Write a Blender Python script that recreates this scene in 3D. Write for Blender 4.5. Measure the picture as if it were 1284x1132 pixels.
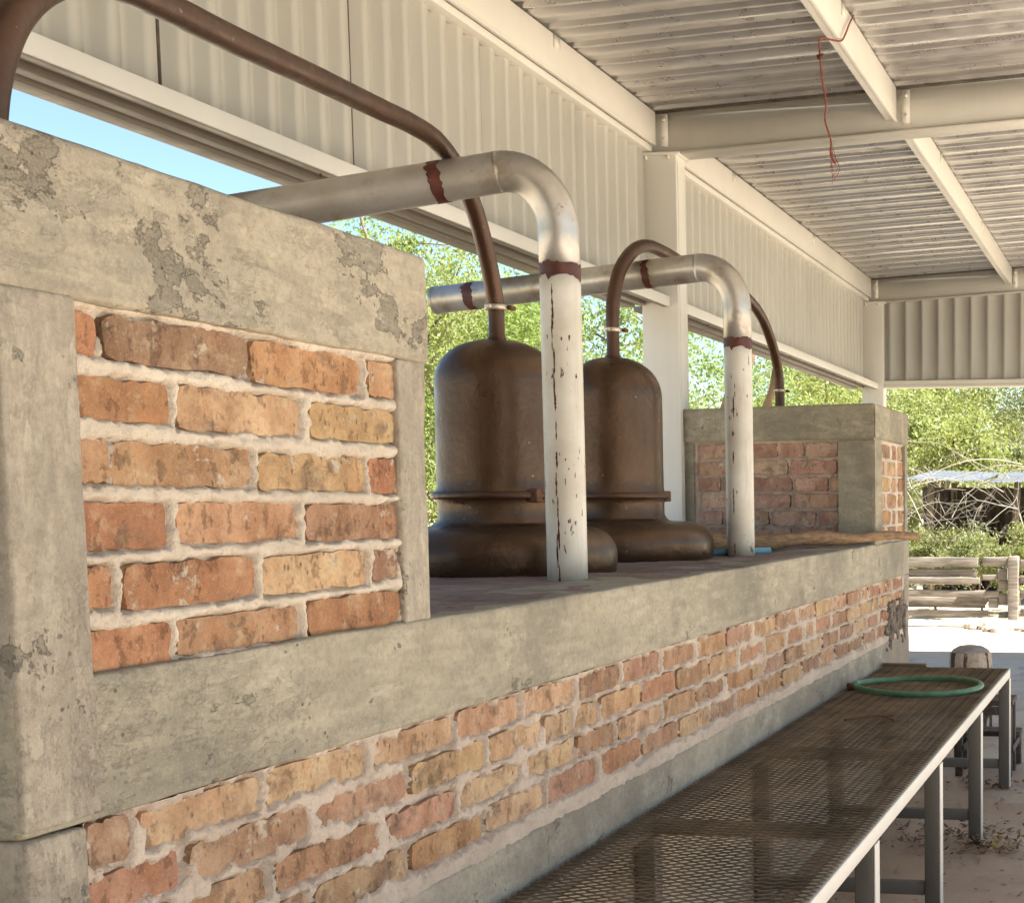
import bpy, bmesh, math, random
import numpy as np
from mathutils import Vector, Matrix

random.seed(7); RNG = np.random.default_rng(7)
for o in list(bpy.data.objects): bpy.data.objects.remove(o)
sc = bpy.context.scene
COL = sc.collection
R = math.radians

# ------------------------------------------------------------------ camera, world, sun, exposure
# world: X runs along the wall away from the viewer, Y towards the wall (left), Z up; floor at z = 0
EYE = 1.53
def cam_axes(yaw, pitch, roll):
    cy, sy, cp, sp = math.cos(yaw), math.sin(yaw), math.cos(pitch), math.sin(pitch)
    f = Vector((cy*cp, sy*cp, sp)); r = Vector((sy, -cy, 0.0)); d = f.cross(r)
    cr, sr = math.cos(roll), math.sin(roll)
    return cr*r + sr*d, -sr*r + cr*d, f
cr_, cd_, cf_ = cam_axes(R(8.278), R(-4.427), R(0.125))
cam_d = bpy.data.cameras.new('camera'); cam = bpy.data.objects.new('camera', cam_d); COL.objects.link(cam)
m = Matrix.Identity(4)
for i in range(3): m[i][0], m[i][1], m[i][2] = cr_[i], -cd_[i], -cf_[i]
m[2][3] = EYE
cam.matrix_world = m
PW, PH, PF, PCX, PCY = 1284.0, 1132.0, 1650.0, 1208.2, 753.2     # the photograph is a crop: off-centre principal point
cam_d.sensor_fit = 'HORIZONTAL'; cam_d.sensor_width = 36.0
cam_d.lens = PF/PW*36.0
cam_d.shift_x = (PW/2-PCX)/PW; cam_d.shift_y = (PCY-PH/2)/PW
cam_d.clip_start = 0.05; cam_d.clip_end = 2000
sc.camera = cam

TO_SUN = Vector((-0.10, -0.56, 0.82)).normalized()
world = bpy.data.worlds.new('World'); sc.world = world; world.use_nodes = True
wn = world.node_tree; wn.nodes.clear()
sky = wn.nodes.new('ShaderNodeTexSky'); sky.sky_type = 'NISHITA'; sky.sun_disc = False
sky.sun_elevation = math.asin(TO_SUN.z); sky.sun_rotation = math.atan2(TO_SUN.x, TO_SUN.y)
sky.air_density = 1.0; sky.dust_density = 0.6; sky.ozone_density = 1.2
bg = wn.nodes.new('ShaderNodeBackground'); bg.inputs[1].default_value = 0.06
wo = wn.nodes.new('ShaderNodeOutputWorld')
wn.links.new(sky.outputs[0], bg.inputs[0]); wn.links.new(bg.outputs[0], wo.inputs[0])
sun_d = bpy.data.lights.new('sun', 'SUN'); sun_d.energy = 5.0; sun_d.angle = R(0.53); sun_d.color = (1.0, 0.95, 0.87)
sun = bpy.data.objects.new('sun', sun_d); COL.objects.link(sun)
sun.rotation_euler = (-TO_SUN).to_track_quat('-Z', 'Y').to_euler(); sun.location = (0, -20, 30)
sc.view_settings.view_transform = 'Standard'; sc.view_settings.look = 'None'
sc.view_settings.gamma = 1.0; sc.view_settings.use_curve_mapping = False
sc.view_settings.exposure = 2.08
sc.view_settings.use_white_balance = True; sc.view_settings.white_balance_temperature = 6380; sc.view_settings.white_balance_tint = 5
sc.render.engine = 'CYCLES'
sc.cycles.max_bounces = 10; sc.cycles.diffuse_bounces = 6; sc.cycles.glossy_bounces = 4
sc.cycles.transmission_bounces = 4; sc.cycles.sample_clamp_indirect = 6.0
sc.cycles.caustics_reflective = False; sc.cycles.caustics_refractive = False
sc.cycles.use_denoising = True

# ------------------------------------------------------------------ helpers: objects
def link(o, parent=None):
    COL.objects.link(o)
    if parent: o.parent = parent
    return o
def empty(name, loc=(0, 0, 0), rz=0.0):
    o = bpy.data.objects.new(name, None); o.location = loc; o.rotation_euler = (0, 0, rz)
    o.empty_display_size = 0.1
    return link(o)
def tag(o, label=None, cat=None, group=None, kind=None):
    if label: o['label'] = label
    if cat: o['category'] = cat
    if group: o['group'] = group
    if kind: o['kind'] = kind
    return o
def mesh_np(name, V, F, smooth=False):
    V = np.asarray(V, dtype=np.float32); F = np.asarray(F, dtype=np.int32)
    me = bpy.data.meshes.new(name); n, k = F.shape
    me.vertices.add(len(V)); me.vertices.foreach_set('co', V.ravel())
    me.loops.add(n*k); me.loops.foreach_set('vertex_index', F.ravel())
    me.polygons.add(n); me.polygons.foreach_set('loop_start', np.arange(n, dtype=np.int32)*k)
    me.polygons.foreach_set('loop_total', np.full(n, k, dtype=np.int32))
    if smooth: me.polygons.foreach_set('use_smooth', np.ones(n, dtype=bool))
    me.update(calc_edges=True)
    return me
def obj(name, me, mat, parent=None, smooth=None):
    if isinstance(me, bmesh.types.BMesh):
        bm = me; me = bpy.data.meshes.new(name); bm.to_mesh(me); bm.free()
    if mat and not me.materials: me.materials.append(mat)
    if smooth is not None:
        me.polygons.foreach_set('use_smooth', np.full(len(me.polygons), smooth, dtype=bool))
    return link(bpy.data.objects.new(name, me), parent)
class MB:
    """collects quads"""
    def __init__(s): s.V = []; s.F = []; s.n = 0
    def add(s, V, F):
        V = np.asarray(V, float); F = np.asarray(F, int)
        s.V.append(V); s.F.append(F+s.n); s.n += len(V); return s
    def box(s, x0, x1, y0, y1, z0, z1):
        V = [(x, y, z) for x in (x0, x1) for y in (y0, y1) for z in (z0, z1)]
        return s.add(V, [(0, 1, 3, 2), (4, 6, 7, 5), (0, 4, 5, 1), (2, 3, 7, 6), (0, 2, 6, 4), (1, 5, 7, 3)])
    def tube(s, P, rad, seg=12, caps=True):
        V, F = tube_np(P, rad, seg, caps); return s.add(V, F)
    def mesh(s, name='m', smooth=False): return mesh_np(name, np.concatenate(s.V), np.concatenate(s.F), smooth)
    def build(s, name, mat, parent=None, smooth=False): return obj(name, s.mesh(name, smooth), mat, parent)
def tube_np(P, rad, seg=12, caps=True):
    P = np.asarray(P, float); n = len(P)
    rad = np.full(n, rad) if np.isscalar(rad) else np.asarray(rad, float)
    T = np.gradient(P, axis=0); T /= np.linalg.norm(T, axis=1)[:, None]+1e-12
    a = np.array([0, 0, 1.0]) if abs(T[0][2]) < .9 else np.array([1.0, 0, 0])
    N = np.cross(T[0], a); N /= np.linalg.norm(N); V = []
    ang = np.linspace(0, 2*np.pi, seg, endpoint=False)
    for i in range(n):
        N = N-T[i]*np.dot(N, T[i]); N /= np.linalg.norm(N); B = np.cross(T[i], N)
        V.append(P[i]+rad[i]*(np.cos(ang)[:, None]*N+np.sin(ang)[:, None]*B))
    V = np.concatenate(V); F = []
    for i in range(n-1):
        for j in range(seg):
            k = (j+1) % seg
            F.append((i*seg+j, i*seg+k, (i+1)*seg+k, (i+1)*seg+j))
    if caps:
        for i, fl in ((0, 1), (n-1, 0)):
            c = len(V); V = np.vstack([V, P[i]])
            for j in range(0, seg, 1):
                k = (j+1) % seg
                q = (c, i*seg+k, i*seg+j, c) if fl else (c, i*seg+j, i*seg+k, c)
                F.append((q[0], q[1], q[2], q[2]))
        F = [f if f[2] != f[3] else f for f in F]
    return V, np.array(F)
def fix_degenerate(me):
    bm = bmesh.new(); bm.from_mesh(me); bmesh.ops.dissolve_degenerate(bm, dist=1e-6, edges=bm.edges); bm.to_mesh(me); bm.free(); return me
def smooth_path(P, k=8):
    P = [np.array(p, float) for p in P]; Q = [2*P[0]-P[1]]+P+[2*P[-1]-P[-2]]; out = []
    for i in range(1, len(Q)-2):
        for t in np.linspace(0, 1, k, endpoint=False):
            a, b, c, d = Q[i-1], Q[i], Q[i+1], Q[i+2]
            out.append(.5*((2*b)+(c-a)*t+(2*a-5*b+4*c-d)*t*t+(3*b-a-3*c+d)*t**3))
    out.append(P[-1]); return np.array(out)
def tube_mesh(P, rad, seg=16, caps=True, name='tube'):
    V, F = tube_np(P, rad, seg, False)
    me = bpy.data.meshes.new(name)
    faces = [tuple(f) for f in F]
    if caps:
        n = len(P); faces.append(tuple(range(seg-1, -1, -1))); faces.append(tuple(range((n-1)*seg, n*seg)))
    me.from_pydata([tuple(v) for v in V], [], faces)
    for p in me.polygons: p.use_smooth = len(p.vertices) == 4
    me.update(); return me
def lathe(prof, seg=64, cx=0, cy=0, wob=None, name='lathe'):
    V = []; F = []
    for i, (r, z) in enumerate(prof):
        for j in range(seg):
            a = 2*math.pi*j/seg; rr = r*(1+(wob(a, z) if wob else 0))
            V.append((cx+rr*math.cos(a), cy+rr*math.sin(a), z))
    for i in range(len(prof)-1):
        for j in range(seg):
            k = (j+1) % seg; F.append((i*seg+j, i*seg+k, (i+1)*seg+k, (i+1)*seg+j))
    return mesh_np(name, V, F, True)
# ------------------------------------------------------------------ helpers: noise and rough masonry
def _h(i, j, k, s):
    n = (i*374761393+j*668265263+k*2147483647+s*1274126177) & 0xffffffff
    n = ((n ^ (n >> 13))*1274126177) & 0xffffffff
    return ((n ^ (n >> 16)) & 0xffff)/65535.0
def vnoise(P, freq=1.0, seed=0):
    P = np.asarray(P, float)*freq; I = np.floor(P).astype(np.int64); f = P-I; f = f*f*(3-2*f); out = 0
    for dx in (0, 1):
        for dy in (0, 1):
            for dz in (0, 1):
                w = (f[:, 0] if dx else 1-f[:, 0])*(f[:, 1] if dy else 1-f[:, 1])*(f[:, 2] if dz else 1-f[:, 2])
                out = out+w*_h(I[:, 0]+dx, I[:, 1]+dy, I[:, 2]+dz, seed)
    return out*2-1
def fbm(P, freq, seed=0, o=3):
    return sum(vnoise(P, freq*2**i, seed+i)*.5**i for i in range(o))
def rough_box_mesh(x0, x1, y0, y1, z0, z1, step=.02, amp=.002, r=.008, name='m', seed=1, chip=.5):
    lo = np.array([x0, y0, z0]); hi = np.array([x1, y1, z1]); V = []; F = []; n = 0
    for ax in range(3):
        u, v = [a for a in range(3) if a != ax]
        nu = max(2, min(240, int((hi[u]-lo[u])/step)+1)); nv = max(2, min(240, int((hi[v]-lo[v])/step)+1))
        def lin(a, k):
            t = np.linspace(lo[a], hi[a], k); e = min(r*.9, (hi[a]-lo[a])/3)
            return np.sort(np.concatenate([t, [lo[a]+e*.3, lo[a]+e, hi[a]-e, hi[a]-e*.3]]))
        U, Vv = lin(u, nu), lin(v, nv)
        for side in (0, 1):
            A, B = np.meshgrid(U, Vv, indexing='ij'); p = np.zeros((A.size, 3))
            p[:, u] = A.ravel(); p[:, v] = B.ravel(); p[:, ax] = hi[ax] if side else lo[ax]
            idx = np.arange(A.size).reshape(A.shape)
            q = np.stack([idx[:-1, :-1], idx[1:, :-1], idx[1:, 1:], idx[:-1, 1:]], -1).reshape(-1, 4)
            flip = (side == 1) != (ax == 1)
            if not flip: q = q[:, ::-1]
            V.append(p); F.append(q+n); n += len(p)
    V = np.concatenate(V); F = np.concatenate(F)
    rr = r*(1+chip*fbm(V, 9, seed+5, 3)); rr = np.clip(rr, r*.3, r*2.2)[:, None]
    c = np.clip(V, lo+rr, hi-rr); d = V-c; L = np.linalg.norm(d, axis=1)[:, None]+1e-9
    nrm = d/L; V2 = c+nrm*rr
    V2 = V2+nrm*(amp*fbm(V, 6, seed, 4))[:, None]
    me = mesh_np(name, V2, F, True)
    bm = bmesh.new(); bm.from_mesh(me); bmesh.ops.remove_doubles(bm, verts=bm.verts, dist=1e-5); bm.to_mesh(me); bm.free()
    me.polygons.foreach_set('use_smooth', np.ones(len(me.polygons), dtype=bool))
    return me
def rough_box(name, mat, parent, *a, **k): return obj(name, rough_box_mesh(*a, name=name, **k), mat, parent)

# ------------------------------------------------------------------ helpers: materials
class NT:
    def __init__(s, name):
        s.m = bpy.data.materials.new(name); s.m.use_nodes = True; s.t = s.m.node_tree; s.t.nodes.clear()
        s.out = s.t.nodes.new('ShaderNodeOutputMaterial'); s.b = s.t.nodes.new('ShaderNodeBsdfPrincipled')
        s.t.links.new(s.b.outputs[0], s.out.inputs[0])
        s.geo = s.t.nodes.new('ShaderNodeNewGeometry'); s.P = s.geo.outputs['Position']
    def set(s, **k):
        for n, v in k.items():
            i = s.b.inputs[n.replace('_', ' ')]
            if hasattr(v, 'is_output') or isinstance(v, bpy.types.NodeSocket): s.t.links.new(v, i)
            else: i.default_value = v
        return s
    def _in(s, sock, v):
        if isinstance(v, bpy.types.NodeSocket): s.t.links.new(v, sock)
        elif v is not None:
            if isinstance(v, (tuple, list)) and len(v) == 3 and sock.type == 'RGBA': v = (*v, 1)
            sock.default_value = v
    def mapping(s, vec, scale=(1, 1, 1), loc=(0, 0, 0)):
        n = s.t.nodes.new('ShaderNodeMapping'); s._in(n.inputs[0], vec); n.inputs['Scale'].default_value = scale; s._in(n.inputs['Location'], loc); return n.outputs[0]
    def noise(s, scale, detail=4, rough=.55, vec=None, stretch=None, dist=0):
        n = s.t.nodes.new('ShaderNodeTexNoise'); v = vec or s.P
        if stretch: v = s.mapping(v, stretch)
        s._in(n.inputs['Vector'], v); n.inputs['Scale'].default_value = scale; n.inputs['Detail'].default_value = detail
        n.inputs['Roughness'].default_value = rough; n.inputs['Distortion'].default_value = dist; return n.outputs[0]
    def vor(s, scale, vec=None, feat='F1', out=0):
        n = s.t.nodes.new('ShaderNodeTexVoronoi'); n.feature = feat; s._in(n.inputs['Vector'], vec or s.P); n.inputs['Scale'].default_value = scale; return n.outputs[out]
    def ramp(s, fac, a, b, ca=0.0, cb=1.0):
        n = s.t.nodes.new('ShaderNodeMapRange'); n.clamp = True; s._in(n.inputs[0], fac)
        n.inputs[1].default_value = a; n.inputs[2].default_value = b; n.inputs[3].default_value = ca; n.inputs[4].default_value = cb; return n.outputs[0]
    def mix(s, fac, a, b, mode='MIX'):
        n = s.t.nodes.new('ShaderNodeMix'); n.data_type = 'RGBA'; n.blend_type = mode
        s._in(n.inputs[0], fac); s._in(n.inputs[6], a); s._in(n.inputs[7], b); return n.outputs[2]
    def math(s, op, a, b=None):
        n = s.t.nodes.new('ShaderNodeMath'); n.operation = op; s._in(n.inputs[0], a); s._in(n.inputs[1], b); return n.outputs[0]
    def bump(s, h, strength=.3, dist=.01, normal=None):
        n = s.t.nodes.new('ShaderNodeBump'); s._in(n.inputs['Height'], h); n.inputs['Strength'].default_value = strength; n.inputs['Distance'].default_value = dist
        if normal: s._in(n.inputs['Normal'], normal)
        return n.outputs[0]
    def info(s, out): 
        n = s.t.nodes.new('ShaderNodeObjectInfo'); return n.outputs[out]

def concrete(name, light, dark, peel, streak=(3, 3, 30), peel_amt=.56, peel_scale=5, rough=.88, drip=.5):
    n = NT(name); mul = lambda c, k: tuple(min(1, v*k) for v in c)
    big = n.noise(1.6, 6, .62); st = n.noise(1.0, 6, .6, stretch=streak, dist=.15); mid = n.noise(11, 8, .72); fine = n.noise(75, 5, .7); grit = n.noise(240, 2, .6)
    c = n.mix(n.ramp(big, .36, .62), dark, light)
    c = n.mix(n.math('MULTIPLY', n.ramp(mid, .47, .60), .55), c, mul(light, 1.18))
    c = n.mix(n.math('MULTIPLY', n.ramp(n.noise(5.5, 7, .7), .53, .64), .6), c, mul(dark, .78))
    c = n.mix(n.math('MULTIPLY', n.ramp(st, .50, .64), .42), c, mul(light, 1.28))
    c = n.mix(n.math('MULTIPLY', n.ramp(st, .46, .36), .25), c, mul(dark, .75))
    pn = n.math('ADD', n.noise(peel_scale, 10, .7, dist=.2), n.math('MULTIPLY', n.math('SUBTRACT', st, .5), .22)); pm = n.ramp(pn, peel_amt, peel_amt+.012)
    pc = n.mix(n.ramp(n.noise(19, 6, .7), .4, .62), mul(peel, .82), mul(peel, 1.1)); c = n.mix(n.math('MULTIPLY', pm, .8), c, pc)
    p2 = n.noise(1.0, 9, .74, stretch=(14, 14, 26) if streak[2] > streak[0] else (26, 26, 12)); m2 = n.math('MULTIPLY', n.ramp(p2, .525, .55), n.ramp(n.noise(2.2, 5, .6), .42, .58))
    c = n.mix(n.math('MULTIPLY', m2, .22), c, peel)
    edge = n.math('MULTIPLY', n.ramp(pn, peel_amt-.012, peel_amt), n.math('SUBTRACT', 1.0, pm))
    c = n.mix(n.math('MULTIPLY', edge, .22), c, mul(dark, .5))
    pit = n.math('MULTIPLY', n.ramp(n.vor(42), .0, .15, 1, 0), n.ramp(n.noise(6), .54, .60))
    c = n.mix(n.math('MULTIPLY', pit, .85), c, mul(dark, .25))
    sm = n.math('MULTIPLY', n.ramp(n.noise(1.0, 8, .75, stretch=tuple(v*1.7 for v in streak), dist=.3), .47, .62), n.ramp(n.noise(3.4, 6, .7), .47, .60))
    c = n.mix(n.math('MULTIPLY', sm, .5), c, (.64, .57, .44))
    ol = n.math('MULTIPLY', n.ramp(n.noise(1.15, 7, .68), .47, .57), .62); c = n.mix(ol, c, mul(dark, .68))
    dr = n.ramp(n.noise(1.0, 5, .7, stretch=(38, 38, 2.2)), .66, .71); dr = n.math('MULTIPLY', dr, n.ramp(n.noise(3.1), .5, .6))
    c = n.mix(n.math('MULTIPLY', dr, drip), c, (.62, .56, .45))
    c = n.mix(n.math('MULTIPLY', n.ramp(fine, .46, .70), .38), c, mul(dark, .55)); c = n.mix(n.math('MULTIPLY', n.ramp(grit, .55, .75), .3), c, mul(light, 1.35))
    h = n.math('ADD', n.math('MULTIPLY', pm, -.9), n.math('MULTIPLY', mid, 1.1))
    for a, k in ((m2, -.15), (st, .3), (fine, .6), (grit, .2), (pit, -1.2), (dr, .25), (sm, .15)): h = n.math('ADD', h, n.math('MULTIPLY', a, k))
    n.set(Base_Color=c, Roughness=rough, Normal=n.bump(h, .8, .006)); return n.m
def paint(name, col, rough=.5, dirt=.18, metal=0.0, stain=(.18, .12, .07), bump=.05, grime=.25, speck=.3):
    n = NT(name)
    c = n.mix(n.ramp(n.noise(1.3, 4), .35, .7), tuple(v*(1-dirt) for v in col), col)
    c = n.mix(n.math('MULTIPLY', n.ramp(n.noise(2.4, 6, .65, stretch=(3, 3, .35)), .52, .75), grime), c, tuple(v*.55 for v in col))
    c = n.mix(n.math('MULTIPLY', n.ramp(n.noise(32, 4, .7), .71, .78), speck), c, stain)
    n.set(Base_Color=c, Roughness=n.ramp(n.noise(9), .3, .7, rough-.1, rough+.12), Metallic=metal, Normal=n.bump(n.noise(30, 4), bump, .01)); return n.m
def brick_mat():
    n = NT('fired_brick')
    rnd = n.info('Random'); col = n.info('Color')
    vec = n.t.nodes.new('ShaderNodeVectorMath'); vec.operation = 'ADD'; n._in(vec.inputs[0], n.P)
    cb = n.t.nodes.new('ShaderNodeCombineXYZ'); n._in(cb.inputs[0], n.math('MULTIPLY', rnd, 37.0)); n._in(cb.inputs[1], n.math('MULTIPLY', rnd, 11.0)); n._in(cb.inputs[2], n.math('MULTIPLY', rnd, 53.0))
    n._in(vec.inputs[1], cb.outputs[0]); V = vec.outputs[0]
    a = n.noise(9, 4, .6, V, stretch=(1.6, 1, .8)); b = n.noise(21, 5, .65, V); f = n.noise(120, 3, .6, V)
    c = n.mix(n.ramp(a, .38, .66), col, n.mix(1.0, col, (.62, .52, .46), 'MULTIPLY'))
    c = n.mix(n.math('MULTIPLY', n.ramp(n.noise(13, 3, .6, V), .55, .7), .55), c, n.mix(.5, col, (.52, .21, .08)))
    c = n.mix(n.math('MULTIPLY', n.ramp(n.noise(11, 4, .62, V, stretch=(1, 1, 1.7)), .55, .67), .62), c, (.14, .09, .06))
    c = n.mix(n.math('MULTIPLY', n.ramp(b, .55, .72), .55), c, (.56, .43, .27))
    pit = n.math('MULTIPLY', n.ramp(n.vor(70, n.mapping(V, (1, 1, .55))), .0, .25, 1, 0), n.ramp(n.noise(16, 2, .5, V), .52, .58))
    c = n.mix(n.math('MULTIPLY', pit, .85), c, (.06, .028, .015))
    sm = n.math('MULTIPLY', n.ramp(n.noise(16, 6, .7, V), .6, .66), .75)
    c = n.mix(sm, c, (.58, .49, .38))
    c = n.mix(n.math('MULTIPLY', n.ramp(f, .45, .75), .3), c, (.12, .06, .035))
    gr = n.noise(300, 2, .6, V); c = n.mix(n.math('MULTIPLY', n.ramp(gr, .55, .75), .35), c, (.60, .44, .29)); dk = n.ramp(n.noise(34, 7, .72, V, stretch=(1, 1, .6)), .57, .68); c = n.mix(n.math('MULTIPLY', dk, .35), c, (.19, .105, .06))
    h = n.math('ADD', n.math('MULTIPLY', b, .8), n.math('MULTIPLY', f, .6)); h = n.math('ADD', h, n.math('MULTIPLY', pit, -1.0)); h = n.math('ADD', h, n.math('MULTIPLY', dk, -.7)); h = n.math('ADD', h, n.math('MULTIPLY', gr, .2)); h = n.math('ADD', h, n.math('MULTIPLY', sm, .4))
    n.set(Base_Color=c, Roughness=.9, Normal=n.bump(h, .8, .006)); return n.m
def mortar_mat(name, a, b):
    n = NT(name)
    c = n.mix(n.ramp(n.noise(5, 5, .6), .38, .64), b, a)
    c = n.mix(n.math('MULTIPLY', n.ramp(n.noise(34, 7, .75), .54, .68), .55), c, tuple(v*.66 for v in b))
    c = n.mix(n.math('MULTIPLY', n.ramp(n.noise(11, 5, .7), .6, .7), .5), c, (.40, .27, .17))
    sp = n.ramp(n.noise(170, 3, .7), .60, .68); c = n.mix(n.math('MULTIPLY', sp, .3), c, tuple(v*.55 for v in b)); h = n.math('ADD', n.noise(80, 7, .8), n.math('MULTIPLY', n.noise(320, 2), .5)); h = n.math('ADD', h, n.math('MULTIPLY', sp, -.4))
    n.set(Base_Color=c, Roughness=.92, Normal=n.bump(h, .7, .0055)); return n.m
def copper(name, col, dark, rough=.38, metal=.75, dust=.25):
    n = NT(name)
    c = n.mix(n.ramp(n.noise(4, 5, .6, stretch=(1, 1, .6)), .3, .72), dark, col)
    c = n.mix(n.math('MULTIPLY', n.ramp(n.noise(9, 6, .65, stretch=(2, 2, .5)), .54, .72), .35), c, tuple(v*.35 for v in dark))
    up = n.t.nodes.new('ShaderNodeSeparateXYZ'); n._in(up.inputs[0], n.geo.outputs['Normal'])
    d = n.math('MULTIPLY', n.ramp(up.outputs[2], .1, .95), n.ramp(n.noise(6, 5, .65), .3, .7)); d = n.math('MULTIPLY', d, dust)
    c = n.mix(d, c, (.34, .27, .2))
    dr = n.ramp(n.noise(55, 3, .6), .70, .73); c = n.mix(n.math('MULTIPLY', dr, .35), c, (.5, .43, .34))
    n.set(Base_Color=c, Metallic=metal, Roughness=n.math('ADD', n.ramp(n.noise(11, 4), .3, .7, rough-.08, rough+.14), n.math('MULTIPLY', d, .5)), Normal=n.bump(n.noise(46, 3), .28, .006)); return n.m
def plain(name, col, rough=.7, var=.3, scale=12, metal=0.0, stretch=None, bump=.2):
    n = NT(name); a = n.noise(scale, 5, .6, stretch=stretch)
    c = n.mix(n.ramp(a, .32, .7), tuple(v*(1-var) for v in col), tuple(min(1, v*(1+var)) for v in col))
    n.set(Base_Color=c, Roughness=rough, Metallic=metal, Normal=n.bump(a, bump, .01)); return n.m
def leaf_mat(name, col, col2, trans=.35):
    n = NT(name); r = n.noise(1.4, 3); r2 = n.noise(13, 2)
    c = n.mix(n.ramp(r, .38, .62), col, col2); c = n.mix(n.math('MULTIPLY', n.ramp(r2, .4, .7), .5), c, tuple(v*.5 for v in col))
    n.set(Base_Color=c, Roughness=.55)
    t = n.t.nodes.new('ShaderNodeBsdfTranslucent'); n._in(t.inputs[0], n.mix(.35, c, (.35, .4, .03)))
    mx = n.t.nodes.new('ShaderNodeMixShader'); mx.inputs[0].default_value = trans
    n.t.links.new(n.b.outputs[0], mx.inputs[1]); n.t.links.new(t.outputs[0], mx.inputs[2]); n.t.links.new(mx.outputs[0], n.out.inputs[0]); return n.m

M = {}
M['conc_tank'] = concrete('concrete_render_tank', (0.440, 0.383, 0.286), (0.308, 0.273, 0.211), (0.220, 0.194, 0.150), streak=(9, 9, 40), peel_amt=.57, peel_scale=6)
M['conc_pillar'] = concrete('concrete_pillar', (0.414, 0.356, 0.277), (0.282, 0.246, 0.194), (0.238, 0.211, 0.163), streak=(44, 44, 9), peel_amt=.63, peel_scale=6)
M['conc_beam'] = concrete('concrete_beam', (0.414, 0.365, 0.268), (0.282, 0.255, 0.194), (0.238, 0.216, 0.167), streak=(7, 7, 32), peel_amt=.615, peel_scale=3.4)
M['conc_plinth'] = concrete('concrete_plinth', (0.432, 0.368, 0.281), (0.322, 0.276, 0.212), (0.276, 0.239, 0.184), streak=(8, 8, 14), peel_amt=.66, peel_scale=6)
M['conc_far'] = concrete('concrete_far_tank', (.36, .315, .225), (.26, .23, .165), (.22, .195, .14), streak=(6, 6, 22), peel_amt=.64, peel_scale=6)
M['brick'] = brick_mat()
M['mortar'] = mortar_mat('lime_mortar', (.78, .675, .545), (.62, .525, .415))
M['mortar_low'] = mortar_mat('lime_mortar_low', (.70, .575, .46), (.56, .445, .35))
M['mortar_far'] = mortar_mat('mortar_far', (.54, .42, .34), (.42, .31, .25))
M['cream'] = paint('cream_steel_paint', (.81, .785, .725), .45, .1, bump=.04, grime=.12)
M['sheet'] = paint('cream_sheet_metal', (.56, .54, .485), .42, .1, metal=0.0, bump=.02, grime=.28)
M['end_sheet'] = paint('grey_beige_sheet_metal', (.45, .435, .395), .45, .1, bump=.02, grime=.3)
M['gap_shade'] = plain('dark_gap_shade', (.14, .12, .10), .8)  # dark colour stands in for shadow in sheet laps and roof contact
M['under'] = paint('shade_brown_grey_paint', (.22, .19, .155), .5, .2, grime=.35)  # girt underside shade put into the paint colour; also darkens the unseen back wall
M['roof'] = paint('galvanised_roof_sheet', (.68, .655, .635), .33, .06, metal=.72, bump=.0, grime=.04, speck=0)
M['copper'] = copper('oxidised_copper', (.100, .053, .025), (.054, .029, .015), .33, .5, .10)
M['copper_pipe'] = copper('brown_copper_pipe', (.095, .046, .024), (.055, .027, .016), .38, .4, .10)
M['rust'] = plain('red_primer_weld', (.075, .018, .010), .55, .5, 30)
M['clamp'] = plain('clamp_steel', (.62, .56, .47), .4, .2, 40, .5)
M['bolt'] = plain('rusty_bolt', (.12, .05, .025), .7, .4, 60, .3)
def pipe_white():
    n = NT('chipped_white_pipe')
    c = n.mix(n.ramp(n.noise(5, 5, .6), .35, .68), (.56, .51, .42), (.72, .69, .62))
    c = n.mix(n.math('MULTIPLY', n.ramp(n.noise(3, 6, .7, stretch=(4, 4, .5)), .55, .72), .6), c, (.42, .35, .25))
    chip = n.ramp(n.noise(17, 7, .72, stretch=(1.6, 1.6, .55)), .63, .645)
    c = n.mix(chip, c, (.07, .035, .022))
    n.set(Base_Color=c, Roughness=.42, Normal=n.bump(n.math('MULTIPLY', chip, -1), .4, .004)); return n.m
M['pipe_white'] = pipe_white()
def pipe_steel():
    n = NT('grey_painted_pipe')
    c = n.mix(n.ramp(n.noise(4, 5, .6), .35, .68), (.36, .32, .26), (.56, .545, .53))
    c = n.mix(n.math('MULTIPLY', n.ramp(n.noise(6, 6, .7), .52, .66), .7), c, (.24, .17, .10))
    chip = n.ramp(n.noise(15, 7, .72, stretch=(1.5, .6, 1.5)), .665, .68); c = n.mix(chip, c, (.08, .04, .025))
    n.set(Base_Color=c, Roughness=.36, Metallic=.6, Normal=n.bump(n.noise(25, 4), .06, .01)); return n.m
M['pipe_steel'] = pipe_steel()
M['mesh'] = plain('rusty_expanded_mesh', (.19, .15, .105), .5, .45, 5, .3)
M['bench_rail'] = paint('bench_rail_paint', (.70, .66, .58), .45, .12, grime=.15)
M['bench_leg'] = paint('bench_leg_grey_paint', (.125, .115, .10), .5, .15, grime=.3)
M['hose'] = plain('green_rubber_hose', (.085, .21, .115), .45, .3, 18)
M['bluehose'] = plain('blue_plastic_tube', (.16, .33, .42), .45, .25, 18)
M['wood_log'] = plain('weathered_log', (.27, .165, .085), .85, .45, 8, stretch=(2, 2, 9), bump=.5)
M['wood_grey'] = plain('grey_weathered_board', (.22, .185, .155), .9, .45, 5, stretch=(6, .7, 6), bump=.5)
M['wood_grey2'] = plain('grey_dark_board', (.17, .145, .12), .9, .4, 5, stretch=(6, .7, 6), bump=.5)
M['wood_pale'] = plain('bleached_branch', (.32, .28, .23), .9, .2, 10)
M['wood_dark'] = plain('dark_stool_wood', (.075, .055, .042), .7, .4, 9, stretch=(1, 4, 4), bump=.4)
M['bark'] = plain('tree_bark', (.19, .145, .10), .9, .4, 9, bump=.5)
M['dead_bark'] = plain('dead_trunk_bark', (.30, .19, .11), .9, .6, 4, bump=.6)
M['wire'] = plain('red_wire', (.26, .055, .035), .5, .25, 40)
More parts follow.
